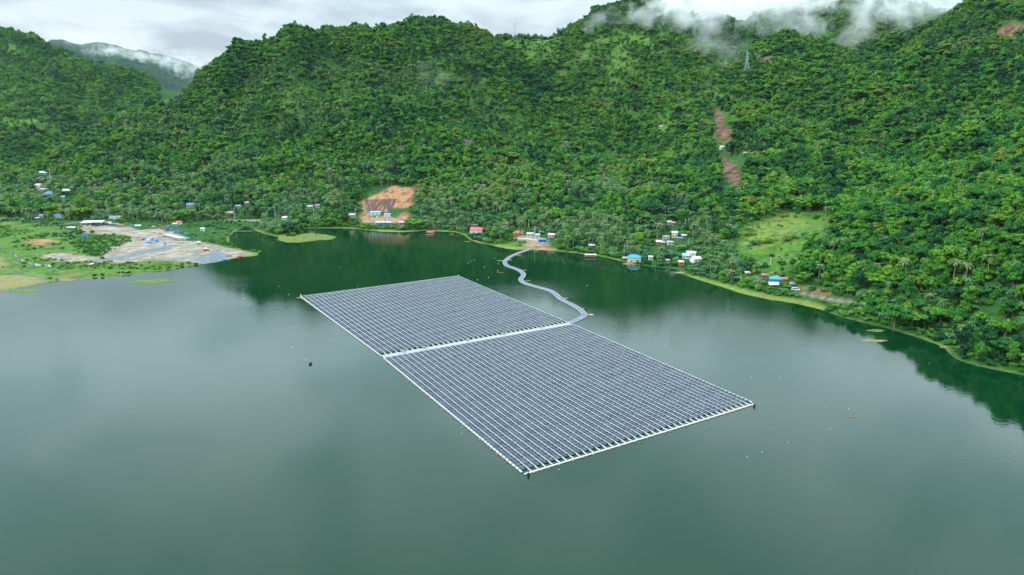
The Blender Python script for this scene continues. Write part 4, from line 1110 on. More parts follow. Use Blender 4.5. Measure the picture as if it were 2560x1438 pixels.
# ------------------------------------------------------------------ vehicles
def paint(nm, c): return simple('paint_' + nm, c, rough=0.3, spec=0.5, var=0.03)
PC = {'white': (0.8, 0.8, 0.8), 'blue': (0.02, 0.26, 0.78), 'dark': (0.03, 0.05, 0.06), 'red': (0.65, 0.06, 0.04), 'orange': (0.75, 0.28, 0.05), 'green': (0.05, 0.35, 0.28), 'silver': (0.5, 0.52, 0.55)}
def wheels(root, xs, wy, r=0.36):
    for x in xs:
        for s in (-1, 1):
            m = MB(); m.tube((x, s * wy - .12, r), (x, s * wy + .12, r), r, n=12); wl_ = m.build('wheel', TYRE, root)
            m = MB(); m.tube((x, s * wy - .13, r), (x, s * wy + .13, r), r * .5, n=8); m.build('rim', STEEL, wl_)
def car(px, py, c, label, rot, van=False, L=4.3):
    p = hit(px, py); keep(p, L * FPX / project(p)[2], 7); root = empty('minibus' if van else 'parked_car', tuple(p), R(rot)); tag(root, label, 'van' if van else 'car', None if van else 'cars parked round the yard')
    h = 1.9 if van else 1.42; a = L / 2
    prof = [(-a, .35), (a, .35), (a, .9), (a * .82, 1.05), (a * .62, h), (-a * .95, h), (-a, 1.0)] if van else [(-a, .3), (a, .3), (a, .75), (a * .5, .92), (a * .2, h), (-a * .55, h), (-a * .85, .95), (-a, .9)]
    m = MB(); m.prism(prof, -.85, .85); m.build('body', paint(c, PC[c]), root)
    m = MB()
    for s in (-1, 1):
        y0, y1 = (s * .845, s * .865); m.prism([(x * .92, z * .98 if z > 1.2 else max(z, .98)) for x, z in prof[3:6]] + [(-a * .8, 1.0)], min(y0, y1), max(y0, y1))
    m.build('side_window', WIN, root)
    m = MB(); q = prof[3:5]; m.add([(q[0][0] + .02, -.72, q[0][1] + .03), (q[0][0] + .02, .72, q[0][1] + .03), (q[1][0] + .03, .66, q[1][1] - .06), (q[1][0] + .03, -.66, q[1][1] - .06)], [(0, 1, 2, 3)]); m.build('windscreen', WIN, root)
    wheels(root, (-a * .62, a * .62), .8)
    return root
def truck(px, py, c, label, rot, bed='dump', tilt=0, L=7.0, bc=None):
    p = hit(px, py); keep(p, L * FPX / project(p)[2], 12); root = empty('dump_truck' if bed == 'dump' else bed + '_truck', tuple(p), R(rot)); tag(root, label, 'truck', 'trucks standing in the yard')
    a = L / 2; m = MB(); m.prism([(a - 1.9, .8), (a, .8), (a, 1.7), (a - .25, 2.7), (a - 1.9, 2.7)], -1.15, 1.15); m.build('cab', paint(c, PC[c]), root)
    m = MB(); m.add([(a + .01, -1, 1.75), (a + .01, 1, 1.75), (a - .22, 1, 2.55), (a - .22, -1, 2.55)], [(0, 1, 2, 3)]); m.build('windscreen', WIN, root)
    m = MB(); m.box(-a, a - .3, -.5, .5, .6, .9); m.build('chassis', simple('chassis', (0.05, 0.05, 0.05)), root)
    bcol = paint(bc or c, PC[bc or c]); m = MB(); M = Matrix.Translation((-a, 0, .95)) @ Matrix.Rotation(-R(tilt), 4, 'Y')
    bl = L - 2.3
    if bed == 'tanker': m.tube((-a + .2, 0, 1.9), (a - 2.2, 0, 1.9), 1.0, n=12); m.build('tank', bcol, root)
    elif bed == 'flatbed': m.box(0, bl, -1.2, 1.2, 0, .25, M=M); m.box(bl - .15, bl, -1.2, 1.2, .25, 1.2, M=M); m.build('bed', bcol, root)
    else:
        for bx in ((0, bl, -1.2, 1.2, 0, .15), (0, bl, -1.25, -1.13, .15, 1.4), (0, bl, 1.13, 1.25, .15, 1.4), (bl - .12, bl, -1.13, 1.13, .15, 1.7), (0, .1, -1.13, 1.13, .15, 1.2)): m.box(*bx, M=M)
        m.build('tipper_bed', bcol, root)
    wheels(root, (-a + .8, -a + 1.9, a - 1.1), 1.0, .5)
    return root
car(210, 566, 'white', 'white car parked at the left end of the workshop', 20)
car(242, 566, 'dark', 'dark green car parked in front of the workshop', 100)
car(250, 562, 'white', 'white car parked at the right end of the workshop', 15)
car(227, 566, 'silver', 'silver car parked under the workshop roof', 80)
car(383, 568, 'white', 'white car on the grass left of the orange excavator', 10)
car(404, 583, 'white', 'white pickup at the head of the stall row', 5, L=5.2)
car(1305, 599, 'white', 'white car with blue bonnet below the roadside barrier', -60)
car(1989, 726, 'white', 'white minibus parked at the end of the dirt road', -18, van=True, L=5.6)
car(973, 543, 'white', 'white car parked before the pale corrugated building', 5)
truck(181, 573, 'white', 'long white tank truck at the left end of the yard', 0, 'tanker', L=13, bc='white')
truck(193, 570, 'red', 'red and orange crane truck beside the tank truck', 30, 'flatbed', L=8, bc='orange')
truck(423, 577, 'blue', 'blue dump truck with its bed raised high, left of two', -8, tilt=42, L=8.5)
truck(446, 583, 'blue', 'blue dump truck with its bed tipped up, right of two', 190, tilt=35, L=8)
truck(469, 588, 'green', 'small green truck right of the blue dump trucks', 175, L=5.5)
truck(214, 594, 'blue', 'bright blue truck parked alone by the round yellow green tree', 15, L=6.5)
def excavator():
    p = hit(406, 571); keep(p, 16, 12); root = empty('excavator', tuple(p), R(160)); tag(root, 'orange excavator on the grass left of the blue dump trucks', 'excavator')
    o = paint('orange', PC['orange'])
    for s in (-1, 1):
        m = MB(); m.prism([(-1.9, .15), (-1.6, 0), (1.6, 0), (1.9, .15), (1.9, .6), (1.6, .8), (-1.6, .8), (-1.9, .6)], s * 1.2 - .28, s * 1.2 + .28); m.build('track', TYRE, root)
    m = MB(); m.box(-1.9, 1.5, -1.25, 1.25, .85, 1.6); m.box(-1.9, -.5, -1.25, 1.25, 1.6, 2.1); m.build('body', o, root)
    m = MB(); m.box(-.2, 1.3, .1, 1.2, 1.6, 2.9); m.build('cab', WIN, root)
    m = MB(); m.path([Vector((1.4, -.4, 1.5)), Vector((3.6, -.4, 4.2)), Vector((5.6, -.4, 3.4))], [.25, .25, .2], 5); m.build('boom', o, root)
    m = MB(); m.path([Vector((5.6, -.4, 3.5)), Vector((6.2, -.4, 1.2))], [.18, .14], 5); m.build('arm', o, root)
    m = MB(); m.prism([(5.8, .2), (6.6, .2), (6.7, 1.1), (6.0, 1.2)], -.9, .1); m.build('bucket', STEEL, root)
excavator()

# ------------------------------------------------------------------ stalls, tarpaulins, containers
TARPB = simple('tarpaulin_blue', (0.03, 0.30, 0.78), rough=0.5, var=0.12, scale=0.6); TARPR = simple('tarpaulin_red', (0.70, 0.09, 0.06), rough=0.5); TARPO = simple('tarpaulin_orange', (0.8, 0.30, 0.10), rough=0.5)
P0, P1 = hit(408, 592), hit(443, 601)
for k in range(7):
    q = P0 + (P1 - P0) * k / 6; q[2] = float(hgt(q[0], q[1]))
    root = empty('market_stall', (q[0], q[1], q[2]), R(4)); nth = ['first', 'second', 'third', 'fourth', 'fifth', 'sixth', 'last'][k]
    tag(root, 'white market stall with flat roof, %s from the upper end of the row' % nth, 'stall', 'row of white stalls on the gravel yard')
    m = MB(); m.box(0, 8.6, -1.3, 1.3, 2.5, 2.68); m.build('roof', paint('white', PC['white']), root)
    m = MB(); m.box(8.2, 8.4, -1.2, 1.2, 0, 2.5); m.box(.3, 8.2, 1.1, 1.2, 0, 2.5); m.build('wall', wall_m('white'), root)
    for x in (.15, 4.2):
        for y in (-1.2, 1.05):
            m = MB(); m.box(x, x + .15, y, y + .15, -.3, 2.5); m.build('post', paint('white', PC['white']), root)
    m = MB(); m.box(.4, .7, -.9, .9, 0, 1.1); m.build('counter', wall_m('beige'), root)
    if k == 0: KEEP.append((400, 480, 580, 602, P1[1]))
def canopy(px, py, w, d, label, mat, h=2.3, rot=0, name='tarpaulin_canopy', sag=.5):
    p = hit(px, py); ppm = FPX / project(p)[2]; keep(p, w * ppm, 3.4 * ppm); root = empty(name, tuple(p), R(rot)); tag(root, label, 'canopy')
    m = MB(); n = 6; vs = []
    for j in range(n + 1):
        for i in range(n + 1):
            u, v = i / n, j / n; vs.append((w * (u - .5), d * (v - .5), h + .35 + sag * (1 - abs(2 * v - 1)) - .15 * math.sin(math.pi * u * 2) ** 2))
    f = [(j * (n + 1) + i, j * (n + 1) + i + 1, (j + 1) * (n + 1) + i + 1, (j + 1) * (n + 1) + i) for j in range(n) for i in range(n)]
    k_ = len(vs); vs += [(x, y, z - .06) for x, y, z in vs]; f += [tuple(reversed([q + k_ for q in g])) for g in f]
    m.add(vs, f); m.build('sheet', mat, root, smooth=True)
    for x in (-1, 1):
        for y in (-1, 1):
            m = MB(); m.tube((x * w * .46, y * d * .46, -.4), (x * w * .46, y * d * .46, h + .3), .06); m.build('post', DOORM, root)
canopy(287, 565, 13, 5, 'long blue tarpaulin canopy at the back of the yard', TARPB, rot=-6)
canopy(304, 567, 8, 4, 'red and orange tarpaulin canopy in front of the blue one', TARPR, rot=-4)
canopy(277, 563, 4, 3, 'small orange awning at the left end of the long blue canopy', TARPO)
canopy(333, 568, 5, 4, 'dark blue tarpaulin beside the pale green tents', simple('tarp_navy', (0.03, 0.08, 0.45), rough=.5))
canopy(347, 571, 7, 5, 'pale green white tent at the yard corner', simple('tent_pale', (0.6, 0.72, 0.68), rough=.7), h=2.8, sag=1)
canopy(466, 600, 9, 5, 'bright blue tarpaulin at the lower end of the stall row', TARPB, rot=-4, h=2.0)
canopy(1932, 718, 7.5, 5, 'white striped barrel tent among banana plants by the teal roof', simple('tent_white', (0.75, 0.73, 0.71), rough=.7), h=2.0, sag=1.6)
for q, lb in (((369, 590), 'left'), ((376, 590), 'right')): canopy(*q, 1.7, 1.7, 'tiny pale pink parasol cart on the open yard, %s of two' % lb, simple('tent_pink', (0.75, 0.55, 0.48), rough=.7), h=1.6, sag=.3, name='vendor_cart')
def heap(px, py, w, d, h, label, mat, name='covered_heap', cat='heap'):
    p = hit(px, py); m = MB(); m.blob((0, 0, h * .25), w / 2, d / 2, h * .8, seed=int(px), amp=.22, sub=2); o = m.build(name, mat, None, smooth=False); o.location = tuple(p); tag(o, label, cat); ppm = FPX / project(p)[2]; keep(p, w * ppm, h * ppm)
GREYT = simple('tarp_grey', (0.45, 0.46, 0.47)); TAN = simple('sack_tan', (0.62, 0.55, 0.48))
heap(372, 608, 6.5, 4, 2.2, 'bright blue tarpaulin heap, lowest of the heaps on the yard', TARPB)
heap(381, 602, 3, 2.5, 3.2, 'narrow upright blue tarpaulin heap between two wider ones', TARPB)
heap(392, 605, 4.5, 4, 2.8, 'rounded blue tarpaulin heap at the right of the group', TARPB)
heap(364, 596, 2.5, 2, 1.3, 'small blue bundle above the other heaps', TARPB)
heap(370, 601, 4.5, 2.5, 1.4, 'cream sack pile above the blue heaps', TAN)
heap(358, 600, 3.5, 2.5, 1.6, 'dark scrap pile left of the cream sacks', simple('scrap', (0.1, 0.09, 0.08)))
heap(367, 612, 5.5, 2.5, 1.0, 'grey covered pile below the blue heaps', GREYT)
heap(412, 611, 3, 2.6, 2.4, 'small lone blue tarpaulin heap right of the group', TARPB)
heap(488, 606, 5, 2, .8, 'white debris pile right of the stall row', GREYT)
heap(188, 636, 7, 2, 1.2, 'rusty orange scrap hull in the scrub by the puddle', simple('rust_hull', (0.45, 0.12, 0.04)), 'scrap_hull', 'scrap')
heap(910, 540, 3, 2.5, 3.0, 'deep blue water tank left of the pale building', TARPB, 'water_tank', 'tank')
heap(943, 546, 3.2, 3, 2.4, 'pale turquoise tank before the pale building', simple('tank_turq', (.3, .65, .55)), 'water_tank', 'tank')
def container():
    p = hit(1356, 606); keep(p, 20, 13); root = empty('blue_container', tuple(p), R(-3)); tag(root, 'bright blue site container on the landing above the pontoon walkway', 'container')
    w, d, h = 7.6, 3.2, 3.0
    m = MB(); m.box(-w / 2, w / 2, -d / 2, d / 2, .35, h + .35); m.build('shell', simple('container_blue', (0.02, 0.10, 0.62), rough=.4), root)
    m = MB(); m.box(-w / 2 - .2, w / 2 + .2, -d / 2 - .2, d / 2 + .2, h + .36, h + .48); m.build('roof', roof_m('pale'), root)
    m = MB(); m.box(-w / 2 - .6, w / 2 + .8, -d / 2 - 1.2, d / 2, -1, .34); m.build('platform', CONC, root)
    for x in np.arange(-w / 2 + .3, w / 2, .5):
        m = MB(); m.box(x, x + .1, -d / 2 - .06, -d / 2, .5, h + .2); m.build('rib', simple('container_rib', (0.02, 0.08, 0.5)), root)
container()
# cloth fence along the meadow
def cloth_fence():
    pts = [(26, 632), (38, 641), (55, 653), (75, 661), (95, 665), (120, 667), (146, 669)]
    P = [hit(*q) for q in pts]; root = empty('net_fence', tuple(P[0])); tag(root, 'long sagging fence hung with grey and coloured cloth across the meadow', 'fence')
    cm = [simple('cloth_%s' % n, c) for n, c in (('grey', (.35, .36, .42)), ('white', (.7, .7, .72)), ('violet', (.25, .2, .4)), ('dark', (.06, .08, .08)), ('blue', (.15, .25, .5)))]
    for a, b in zip(P[:-1], P[1:]):
        n = max(2, int(np.linalg.norm(b - a) / 3.2))
        for k in range(n):
            q0, q1 = a + (b - a) * k / n, a + (b - a) * (k + .9) / n
            for q in (q0, q1): q[2] = float(hgt(q[0], q[1]))
            o0, o1 = q0 - P[0], q1 - P[0]; m = MB(); m.tube((o0[0], o0[1], o0[2] - .4), (o0[0], o0[1], o0[2] + 1.9), .05); m.build('post', DOORM, root)
            m = MB(); h = random.uniform(1.1, 1.7); m.add([(o0[0], o0[1], o0[2] + .1), (o1[0], o1[1], o1[2] + .1), (o1[0], o1[1], o1[2] + h), (o0[0], o0[1], o0[2] + h + .1), (o0[0], o0[1] + .05, o0[2] + .1), (o1[0], o1[1] + .05, o1[2] + .1), (o1[0], o1[1] + .05, o1[2] + h), (o0[0], o0[1] + .05, o0[2] + h + .1)],
                           [(0, 1, 2, 3), (7, 6, 5, 4), (3, 2, 6, 7), (0, 4, 5, 1), (0, 3, 7, 4), (1, 5, 6, 2)]); m.build('cloth', random.choice(cm), root)
cloth_fence()

# ------------------------------------------------------------------ utility poles and pylons
POLE = simple('pole_concrete', (0.62, 0.68, 0.70), rough=.7, var=.05)
def pole(px, pyb, pyt, label, vis=None):
    p = hit(px, pyb); ppm = FPX / project(p)[2]; h = max(6.0, (pyb - pyt) / ppm); KEEP.append((px - 1.5, px + 1.5, pyt, pyb - 2 if vis is None else vis, p[1]))
    root = empty('utility_pole', tuple(p)); tag(root, label, 'pole', 'power poles along the lakeside road')
    m = MB(); m.tube((0, 0, -1), (0, 0, h), .26, .15, 8); m.build('shaft', POLE, root)
    m = MB(); m.box(-1.1, 1.1, -.07, .07, h - 1.2, h - 1.05); m.build('crossarm', STEEL, root)
    for x in (-.95, 0, .95):
        m = MB(); m.tube((x, 0, h - 1.05 if x else h), (x, 0, h - .75 if x else h + .3), .07, n=6); m.build('insulator', WIN, root)
for q in ((131, 476, 420, 'power pole on the valley road beside the cream walled house'), (126, 448, 430, 'power pole near the pale green roofed house'), (194, 489, 475, 'power pole in the palms right of the village'),
          (384, 512, 501, 'short visible power pole in the palms above the yard'), (500, 536, 507, 'power pole right of the yellow house with blue roof'), (689, 548, 516, 'tall power pole on the wooded promontory'),
          (587, 548, 520, 'power pole beside the orange walled low house'), (785, 541, 519, 'power pole in the trees left of the excavation'), (889, 545, 521, 'power pole right of the pink roofed shop'), (921, 545, 514, 'power pole at the left end of the pale corrugated building'),
          (929, 546, 514, 'power pole before the middle of the pale corrugated building'), (968, 556, 523, 'power pole right of the pale corrugated building'), (1053, 542, 523, 'power pole in the trees right of the excavation'),
          (1128, 540, 524, 'power pole in the palms left of the red roofed house'), (1204, 545, 531, 'power pole in the palms above the red roofed house'), (1260, 548, 534, 'power pole in the palms above the barrier'),
          (1307, 588, 576, 'short white power pole beside the orange walled house'), (1322, 570, 548, 'power pole in banana plants above the cream house'), (1337, 603, 565, 'tall power pole left of the blue container'),
          (1713, 560, 548, 'power pole right of the highest huts'), (1926, 660, 644, 'power pole on the green clearing'), (1560, 634, 612, 'leaning power pole left of the blue roofed house')):
    pole(*q)
def pylon(px, pyb, pyt, label):
    p = hit(px, pyb); ppm = FPX / project(p)[2]; h = (pyb - pyt) / ppm + 3; b = h * .13; KEEP.append((px - 9, px + 9, pyt, pyb - 3, p[1]))
    root = empty('transmission_tower', (p[0], p[1], p[2] - 1)); tag(root, label, 'pylon', 'lattice pylons on the ridges')
    mt = simple('pylon_steel', (0.50, 0.53, 0.58), rough=.5); zt = h * .66
    def w(z): return b + (0.9 - b) * min(z / zt, 1)
    r = .16
    for sx in (-1, 1):
        for sy in (-1, 1):
            m = MB(); m.tube((sx * b, sy * b, -1), (sx * .9, sy * .9, zt), r * 1.3, r, 4); m.tube((sx * .9, sy * .9, zt), (sx * .5, sy * .5, h), r, r * .8, 4); m.build('leg', mt, root)
    m = MB(); zs = [0, .16 * h, .31 * h, .44 * h, .55 * h, .66 * h, .76 * h, .86 * h, .96 * h]
    for z0, z1 in zip(zs[:-1], zs[1:]):
        a, c = (w(z0), w(z1))
        for f in range(4):
            co = [(-1, -1), (1, -1), (1, 1), (-1, 1)]; (x0, y0), (x1, y1) = co[f], co[(f + 1) % 4]
            m.tube((x0 * a, y0 * a, z0), (x1 * c, y1 * c, z1), r * .6, n=3); m.tube((x1 * a, y1 * a, z0), (x0 * c, y0 * c, z1), r * .6, n=3); m.tube((x0 * c, y0 * c, z1), (x1 * c, y1 * c, z1), r * .6, n=3)
    m.build('bracing', mt, root)
    for k, z in enumerate((.72 * h, .84 * h, .95 * h)):
        m = MB(); a = (h * .10, h * .12, h * .09)[k]
        for s in (-1, 1): m.tube((0, 0, z + .8), (s * a, 0, z), r, r * .6, 4); m.tube((0, 0, z - .8), (s * a, 0, z), r, r * .6, 4); m.tube((s * a, 0, z), (s * a, 0, z - 2.2), .16, n=4)
        m.build('crossarm', mt, root)
    return root, p, h
pyA = pylon(1287, 77, 39, 'lattice pylon on the bare saddle against the sky')
pyB = pylon(1866, 175, 133, 'lattice pylon on the grassy spur below the mist')
def wire(p, q, sag, label):
    n = 18; m = MB(); p, q = Vector(p), Vector(q); pts = [p.lerp(q, k / n) - Vector((0, 0, sag * 4 * (k / n) * (1 - k / n))) for k in range(n + 1)]; o = pts[0].copy(); pts = [a - o for a in pts]
    m.path(pts, [.07] * (n + 1), 3); ob = m.build('power_line', STEEL); ob.location = o; tag(ob, label, 'power line', 'lines strung from the pylon')
e = hit(1935, 182)
for k, dz in enumerate((.72, .84, .95)): wire((pyB[1][0] + pyB[2] * .1, pyB[1][1], pyB[1][2] + pyB[2] * dz - 2), (e[0] + 30, e[1] + 60, e[2] + 8 + 6 * k), 6, 'thin power line running right from the spur pylon, %s' % ('lowest of three', 'middle of three', 'highest of three')[k])

# ------------------------------------------------------------------ boats, rafts and floating things
def boat(px, py, c, label, rot=0, L=5.0, roof=None):
    p = at_z(px, py, 0) if samp(SD, *hit(px, py)[:2]) < 0 else hit(px, py); root = empty('boat', tuple(p), R(rot)); tag(root, label, 'boat')
    m = MB(); n = 8; V = []; a = L / 2
    for k in range(n + 1):
        t = k / n * 2 - 1; w = .85 * (1 - abs(t) ** 2.6) + .04; z = .55 + .35 * t * t
        V += [(t * a, -w, z), (t * a, -w * .55, -.12), (t * a, w * .55, -.12), (t * a, w, z)]
    f = []
    for k in range(n): f += [(4 * k + j, 4 * k + j + 1, 4 * k + 5 + j, 4 * k + 4 + j) for j in range(3)]
    V2 = [(x, y * .85, z + .06 if z < .2 else z + .01) for x, y, z in V]; b = len(V); f += [tuple(b + q for q in reversed(g)) for g in f]
    m.add(V + V2, f); m.build('hull', paint('b' + c, PC.get(c, (.6, .1, .1))), root)
    for t in (-.4, .2):
        m = MB(); m.box(t * a, t * a + .3, -.7, .7, .45, .52); m.build('thwart', DOORM, root)
    if roof:
        m = MB(); m.box(-a * .5, a * .45, -.9, .9, 1.7, 1.78); m.build('canopy', simple('boat_' + roof, WCOL[roof] if roof in WCOL else (.7, .7, .7)), root)
        for x in (-a * .45, a * .4):
            for s in (-.75, .75):
                m = MB(); m.tube((x, s, .4), (x, s, 1.7), .04); m.build('post', DOORM, root)
boat(571, 641, 'red', 'red boat pulled up on the blue grey ramp', 20, 5)
boat(599, 643, 'red', 'red and blue canopied boat at the waterline of the spit', -5, 6, 'blue')
boat(563, 651, 'blue', 'bright blue boat at the water edge below the ramp', 8, 6.5)
boat(776, 911, 'dark', 'small dark fishing boat drifting left of the solar plant', 70, 2.3)
boat(1130, 587, 'orange', 'small orange boat at the bank left of the red roofed house', 5, 4)
def houseboat(px, py, w, d, label, rc, wc, h=2.2, name='houseboat', rot=0):
    p = at_z(px, py, 0); ppm = FPX / project(p)[2]; KEEP.append((px - w * ppm / 2, px + w * ppm / 2, py - 4 * ppm, py, p[1])); root = empty(name, tuple(p), R(rot)); tag(root, label, 'raft house')
    m = MB(); m.box(-w / 2 - .5, w / 2 + .5, -d / 2 - .5, d / 2 + .5, .02, .5); m.build('raft', DOORM, root)
    m = MB(); m.box(-w / 2, w / 2, d / 2 - .15, d / 2, .5, h + .5); m.box(-w / 2, -w / 2 + .15, -d / 2, d / 2 - .15, .5, h + .5); m.box(-w / 2 + .15, w / 2, -d / 2, -d / 2 + .1, .5, 1.3); m.build('wall', wall_m(wc), root)
    m = MB()
    for s in (-1, 1): m.add([(-w / 2 - .4, s * (d / 2 + .3), h + .45), (w / 2 + .4, s * (d / 2 + .3), h + .45), (w / 2 + .4, 0, h + 1.1), (-w / 2 - .4, 0, h + 1.1), (-w / 2 - .4, s * (d / 2 + .3), h + .53), (w / 2 + .4, s * (d / 2 + .3), h + .53), (w / 2 + .4, 0, h + 1.18), (-w / 2 - .4, 0, h + 1.18)],
                            [(0, 1, 2, 3), (7, 6, 5, 4), (0, 4, 5, 1), (2, 6, 7, 3), (0, 3, 7, 4), (1, 5, 6, 2)])
    m.build('roof', roof_m(rc), root)
    for x in (-w / 2 + .1, 0, w / 2 - .1):
        m = MB(); m.tube((x, -d / 2, .5), (x, -d / 2, h + .5), .07); m.build('post', DOORM, root)
houseboat(1476, 642, 10, 4, 'long white roofed houseboat moored at the right bank', 'white', 'slate' if False else 'brown', 1.5)
houseboat(1077, 587, 8, 6, 'pink raft house floating at the middle shore', 'red', 'pink', 2.6, rot=-10)
def mat_(px, py, w, d, label, mt, seed, cat='floating plants', name='vegetation_mat', rot=0.0):
    p = at_z(px, py, 0); r = random.Random(seed); n = 18; m = MB(); ring = []
    for k in range(n):
        a = 2 * math.pi * k / n; q = 1 + r.uniform(-.28, .22); x, y = w / 2 * math.cos(a) * q, d / 2 * math.sin(a) * q
        ring.append((x * math.cos(rot) - y * math.sin(rot), x * math.sin(rot) + y * math.cos(rot)))
    m.add([(x, y, -.05) for x, y in ring] + [(x * .93, y * .93, .16) for x, y in ring] + [(0, 0, .26)], [(k, (k + 1) % n, n + (k + 1) % n, n + k) for k in range(n)] + [(n + k, n + (k + 1) % n, 2 * n) for k in range(n)])
    o = m.build(name, mt); o.location = tuple(p); tag(o, label, cat)
GM = simple('mat_green', (0.11, 0.18, 0.03), rough=.95, var=.22, scale=.35); TM = simple('mat_tan', (0.24, 0.20, 0.09), rough=.95, var=.2, scale=.4); BM = simple('mat_brown', (0.28, 0.16, 0.08), rough=.95, var=.2, scale=.5)
for q in ((372, 704, 30, 13, 'green weed islet off the left shore, left lobe', GM, 1), (405, 701, 24, 7, 'thin tail of green weed right of the left lobe', GM, 2), (70, 727, 24, 10, 'small isolated green weed patch at far left', GM, 3),
          (158, 700, 26, 6, 'dry tan reed mat by the left bank', TM, 4), (2190, 827, 10, 5, 'green weed mat close to the right bank under the big tree', GM, 5), (2186, 852, 14, 4.5, 'tan weed mat farther out from the big tree', TM, 6),
          (1570, 660, 12, 6, 'tan weed mat below the cream lakeside house', TM, 7), (1294, 638, 8, 4.5, 'brown debris mat inside the upper bend of the walkway', BM, 8), (1252, 652, 8, 5, 'green weed patch at the left of the first walkway bend', GM, 9),
          (1274, 650, 5, 3, 'small tan weed patch inside the first walkway bend', TM, 10), (1310, 676, 4.5, 2.5, 'small brown debris patch right of the second bend', BM, 11), (1320, 702, 4.5, 3, 'small bright green weed patch right of the walkway', GM, 12),
          (1411, 746, 6.5, 3.2, 'brown debris raft right of the lower walkway', BM, 13), (1468, 786, 5, 2.5, 'brown driftwood pile at the last walkway bend', BM, 14), (748, 745, 3.6, 3, 'brown debris caught at the far left corner of the plant', BM, 15),
          (1302, 624, 22, 5, 'green weed fringe left of the walkway landing', GM, 16), (1700, 682, 12, 6, 'tan weed mat at the right bank by the orange hut', TM, 17), (1168, 604, 9, 3, 'thin green weed strip by the middle shore', GM, 18),
          (2375, 868, 14, 4, 'tan reed mat at the foot of the lower right bank', TM, 19), (607, 578, 30, 3, 'faint submerged weed streak in the inlet', TM, 20), (1598, 1107, 3.5, .6, 'green stalk drifting by the near edge of the plant', GM, 21), (2128, 1044, 3, .5, 'brown stick drifting on the open water at right', BM, 22), (1478, 787, 2.6, 1.2, 'white foam scraps at the last walkway bend', simple('foam', (.75, .7, .64)), 23), (1245, 742, 7, 1.4, 'thin brown debris line off the far plant corner', BM, 24)): mat_(*q)
bw, by_, bo = simple('buoy_white', (.6, .58, .54)), simple('buoy_yellow', (.75, .62, .2)), simple('buoy_tan', (.75, .45, .22))
def buoy(px, py, mt, label, grp, r=.42):
    r *= 0.75
    p = at_z(px, py, 0); m = MB(); m.blob((0, 0, r * .25), r, r, r * .85, seed=int(px), amp=.04, sub=2); m.tube((0, 0, r), (0, 0, r * 1.35), r * .2, r * .15, 6)
    o = m.build('buoy', mt); o.location = tuple(p); tag(o, label, 'buoy', grp)
for px, py, mt in ((1170, 658, by_), (1186, 650, bw), (1177, 654, bw), (1235, 646, by_), (1211, 668, by_), (1246, 660, bw), (1245, 681, bw), (1251, 682, bw), (1257, 682, bo), (1221, 694, by_), (1194, 700, bw), (1244, 677, bw)):
    buoy(px, py, mt, {bw: 'small white float on the dark water left of the walkway', by_: 'small yellow float on the dark water left of the walkway', bo: 'small tan float on the dark water left of the walkway'}[mt], {bw: 'white floats left of the walkway', by_: 'yellow floats left of the walkway', bo: 'tan floats left of the walkway'}[mt], .5)
for px, py, mt, lb in ((1458, 772, by_, 'small yellow float beside the last walkway bend'), (1468, 714, bo, 'lone tan float on the dark water right of the walkway'), (851, 669, by_, 'lone yellow float beyond the solar rows, nearest the islet'),
                       (609, 747, bo, 'tan float at the edge of the cloud reflection at left'), (623, 761, bw, 'white float just inside the cloud reflection at left'), (732, 869, bw, 'large white float left of the plant, topmost of its line'), (764, 901, bw, 'white float just above the small dark boat')):
    buoy(px, py, mt, lb, None, .5)
for px, py in ((698, 716), (722, 737), (894, 716)): buoy(px, py, bw, 'tiny pale float beyond the far edge of the solar rows', 'pale floats beyond the plant', .4)
for px, py in ((564, 830), (1156, 1068), (1154, 1084), (1398, 1174), (1948, 944), (2121, 1022), (2075, 1072), (1868, 1143), (1905, 1130), (1971, 1106), (2322, 909), (790, 825), (1879, 943)): buoy(px, py, bw, 'tiny pale scrap floating alone on the open grey water', 'pale scraps on the open water', .26)
def mooring_post(px, py, label, mt):
    p = at_z(px, py, 0); m = MB(); m.tube((0, 0, -.2), (0, 0, 1.1), .45, .4, 10); m.tube((0, 0, 1.1), (0, 0, 1.6), .1, .08, 6); o = m.build('mooring_buoy', mt); o.location = tuple(p); tag(o, label, 'mooring buoy')
mooring_post(1321, 1190, 'black mooring buoy at the near corner of the plant', simple('black_buoy', (.02, .02, .02))); mooring_post(1886, 1016, 'dark mooring buoy at the right corner of the plant', simple('black_buoy', (.02, .02, .02)))
mooring_post(1146, 691, 'white mooring buoy at the far right corner of the plant', bw); mooring_post(752, 740, 'white mooring buoy at the far left corner of the plant', bw)
# pale bare cliffs in the forest
CLIFF = simple('cliff_rock', (0.27, 0.23, 0.21), rough=.95, var=.25, scale=.25)
for px, py, w, h, lb in ((1172, 362, 16, 9, 'pale bare cliff under the trees left of the middle of the mountain'), (1412, 368, 9, 12, 'narrow pale bare cliff on the middle of the mountain')):
    p = hit(px, py); m = MB(); r = random.Random(int(px)); ppm = FPX / project(p)[2]
    for k in range(7): m.blob((w * (k / 6 - .5), r.uniform(-.5, .5), h * r.uniform(.2, .35)), w / 9, 1.6, h * r.uniform(.5, .7), seed=k, amp=.25, sub=2)
    o = m.build('cliff', CLIFF); o.location = (p[0], p[1] - 2, p[2]); tag(o, lb, 'cliff'); KEEP.append((px - w * ppm / 2, px + w * ppm / 2, py - h * ppm * .8, py - h * ppm * .35, p[1] - 3))
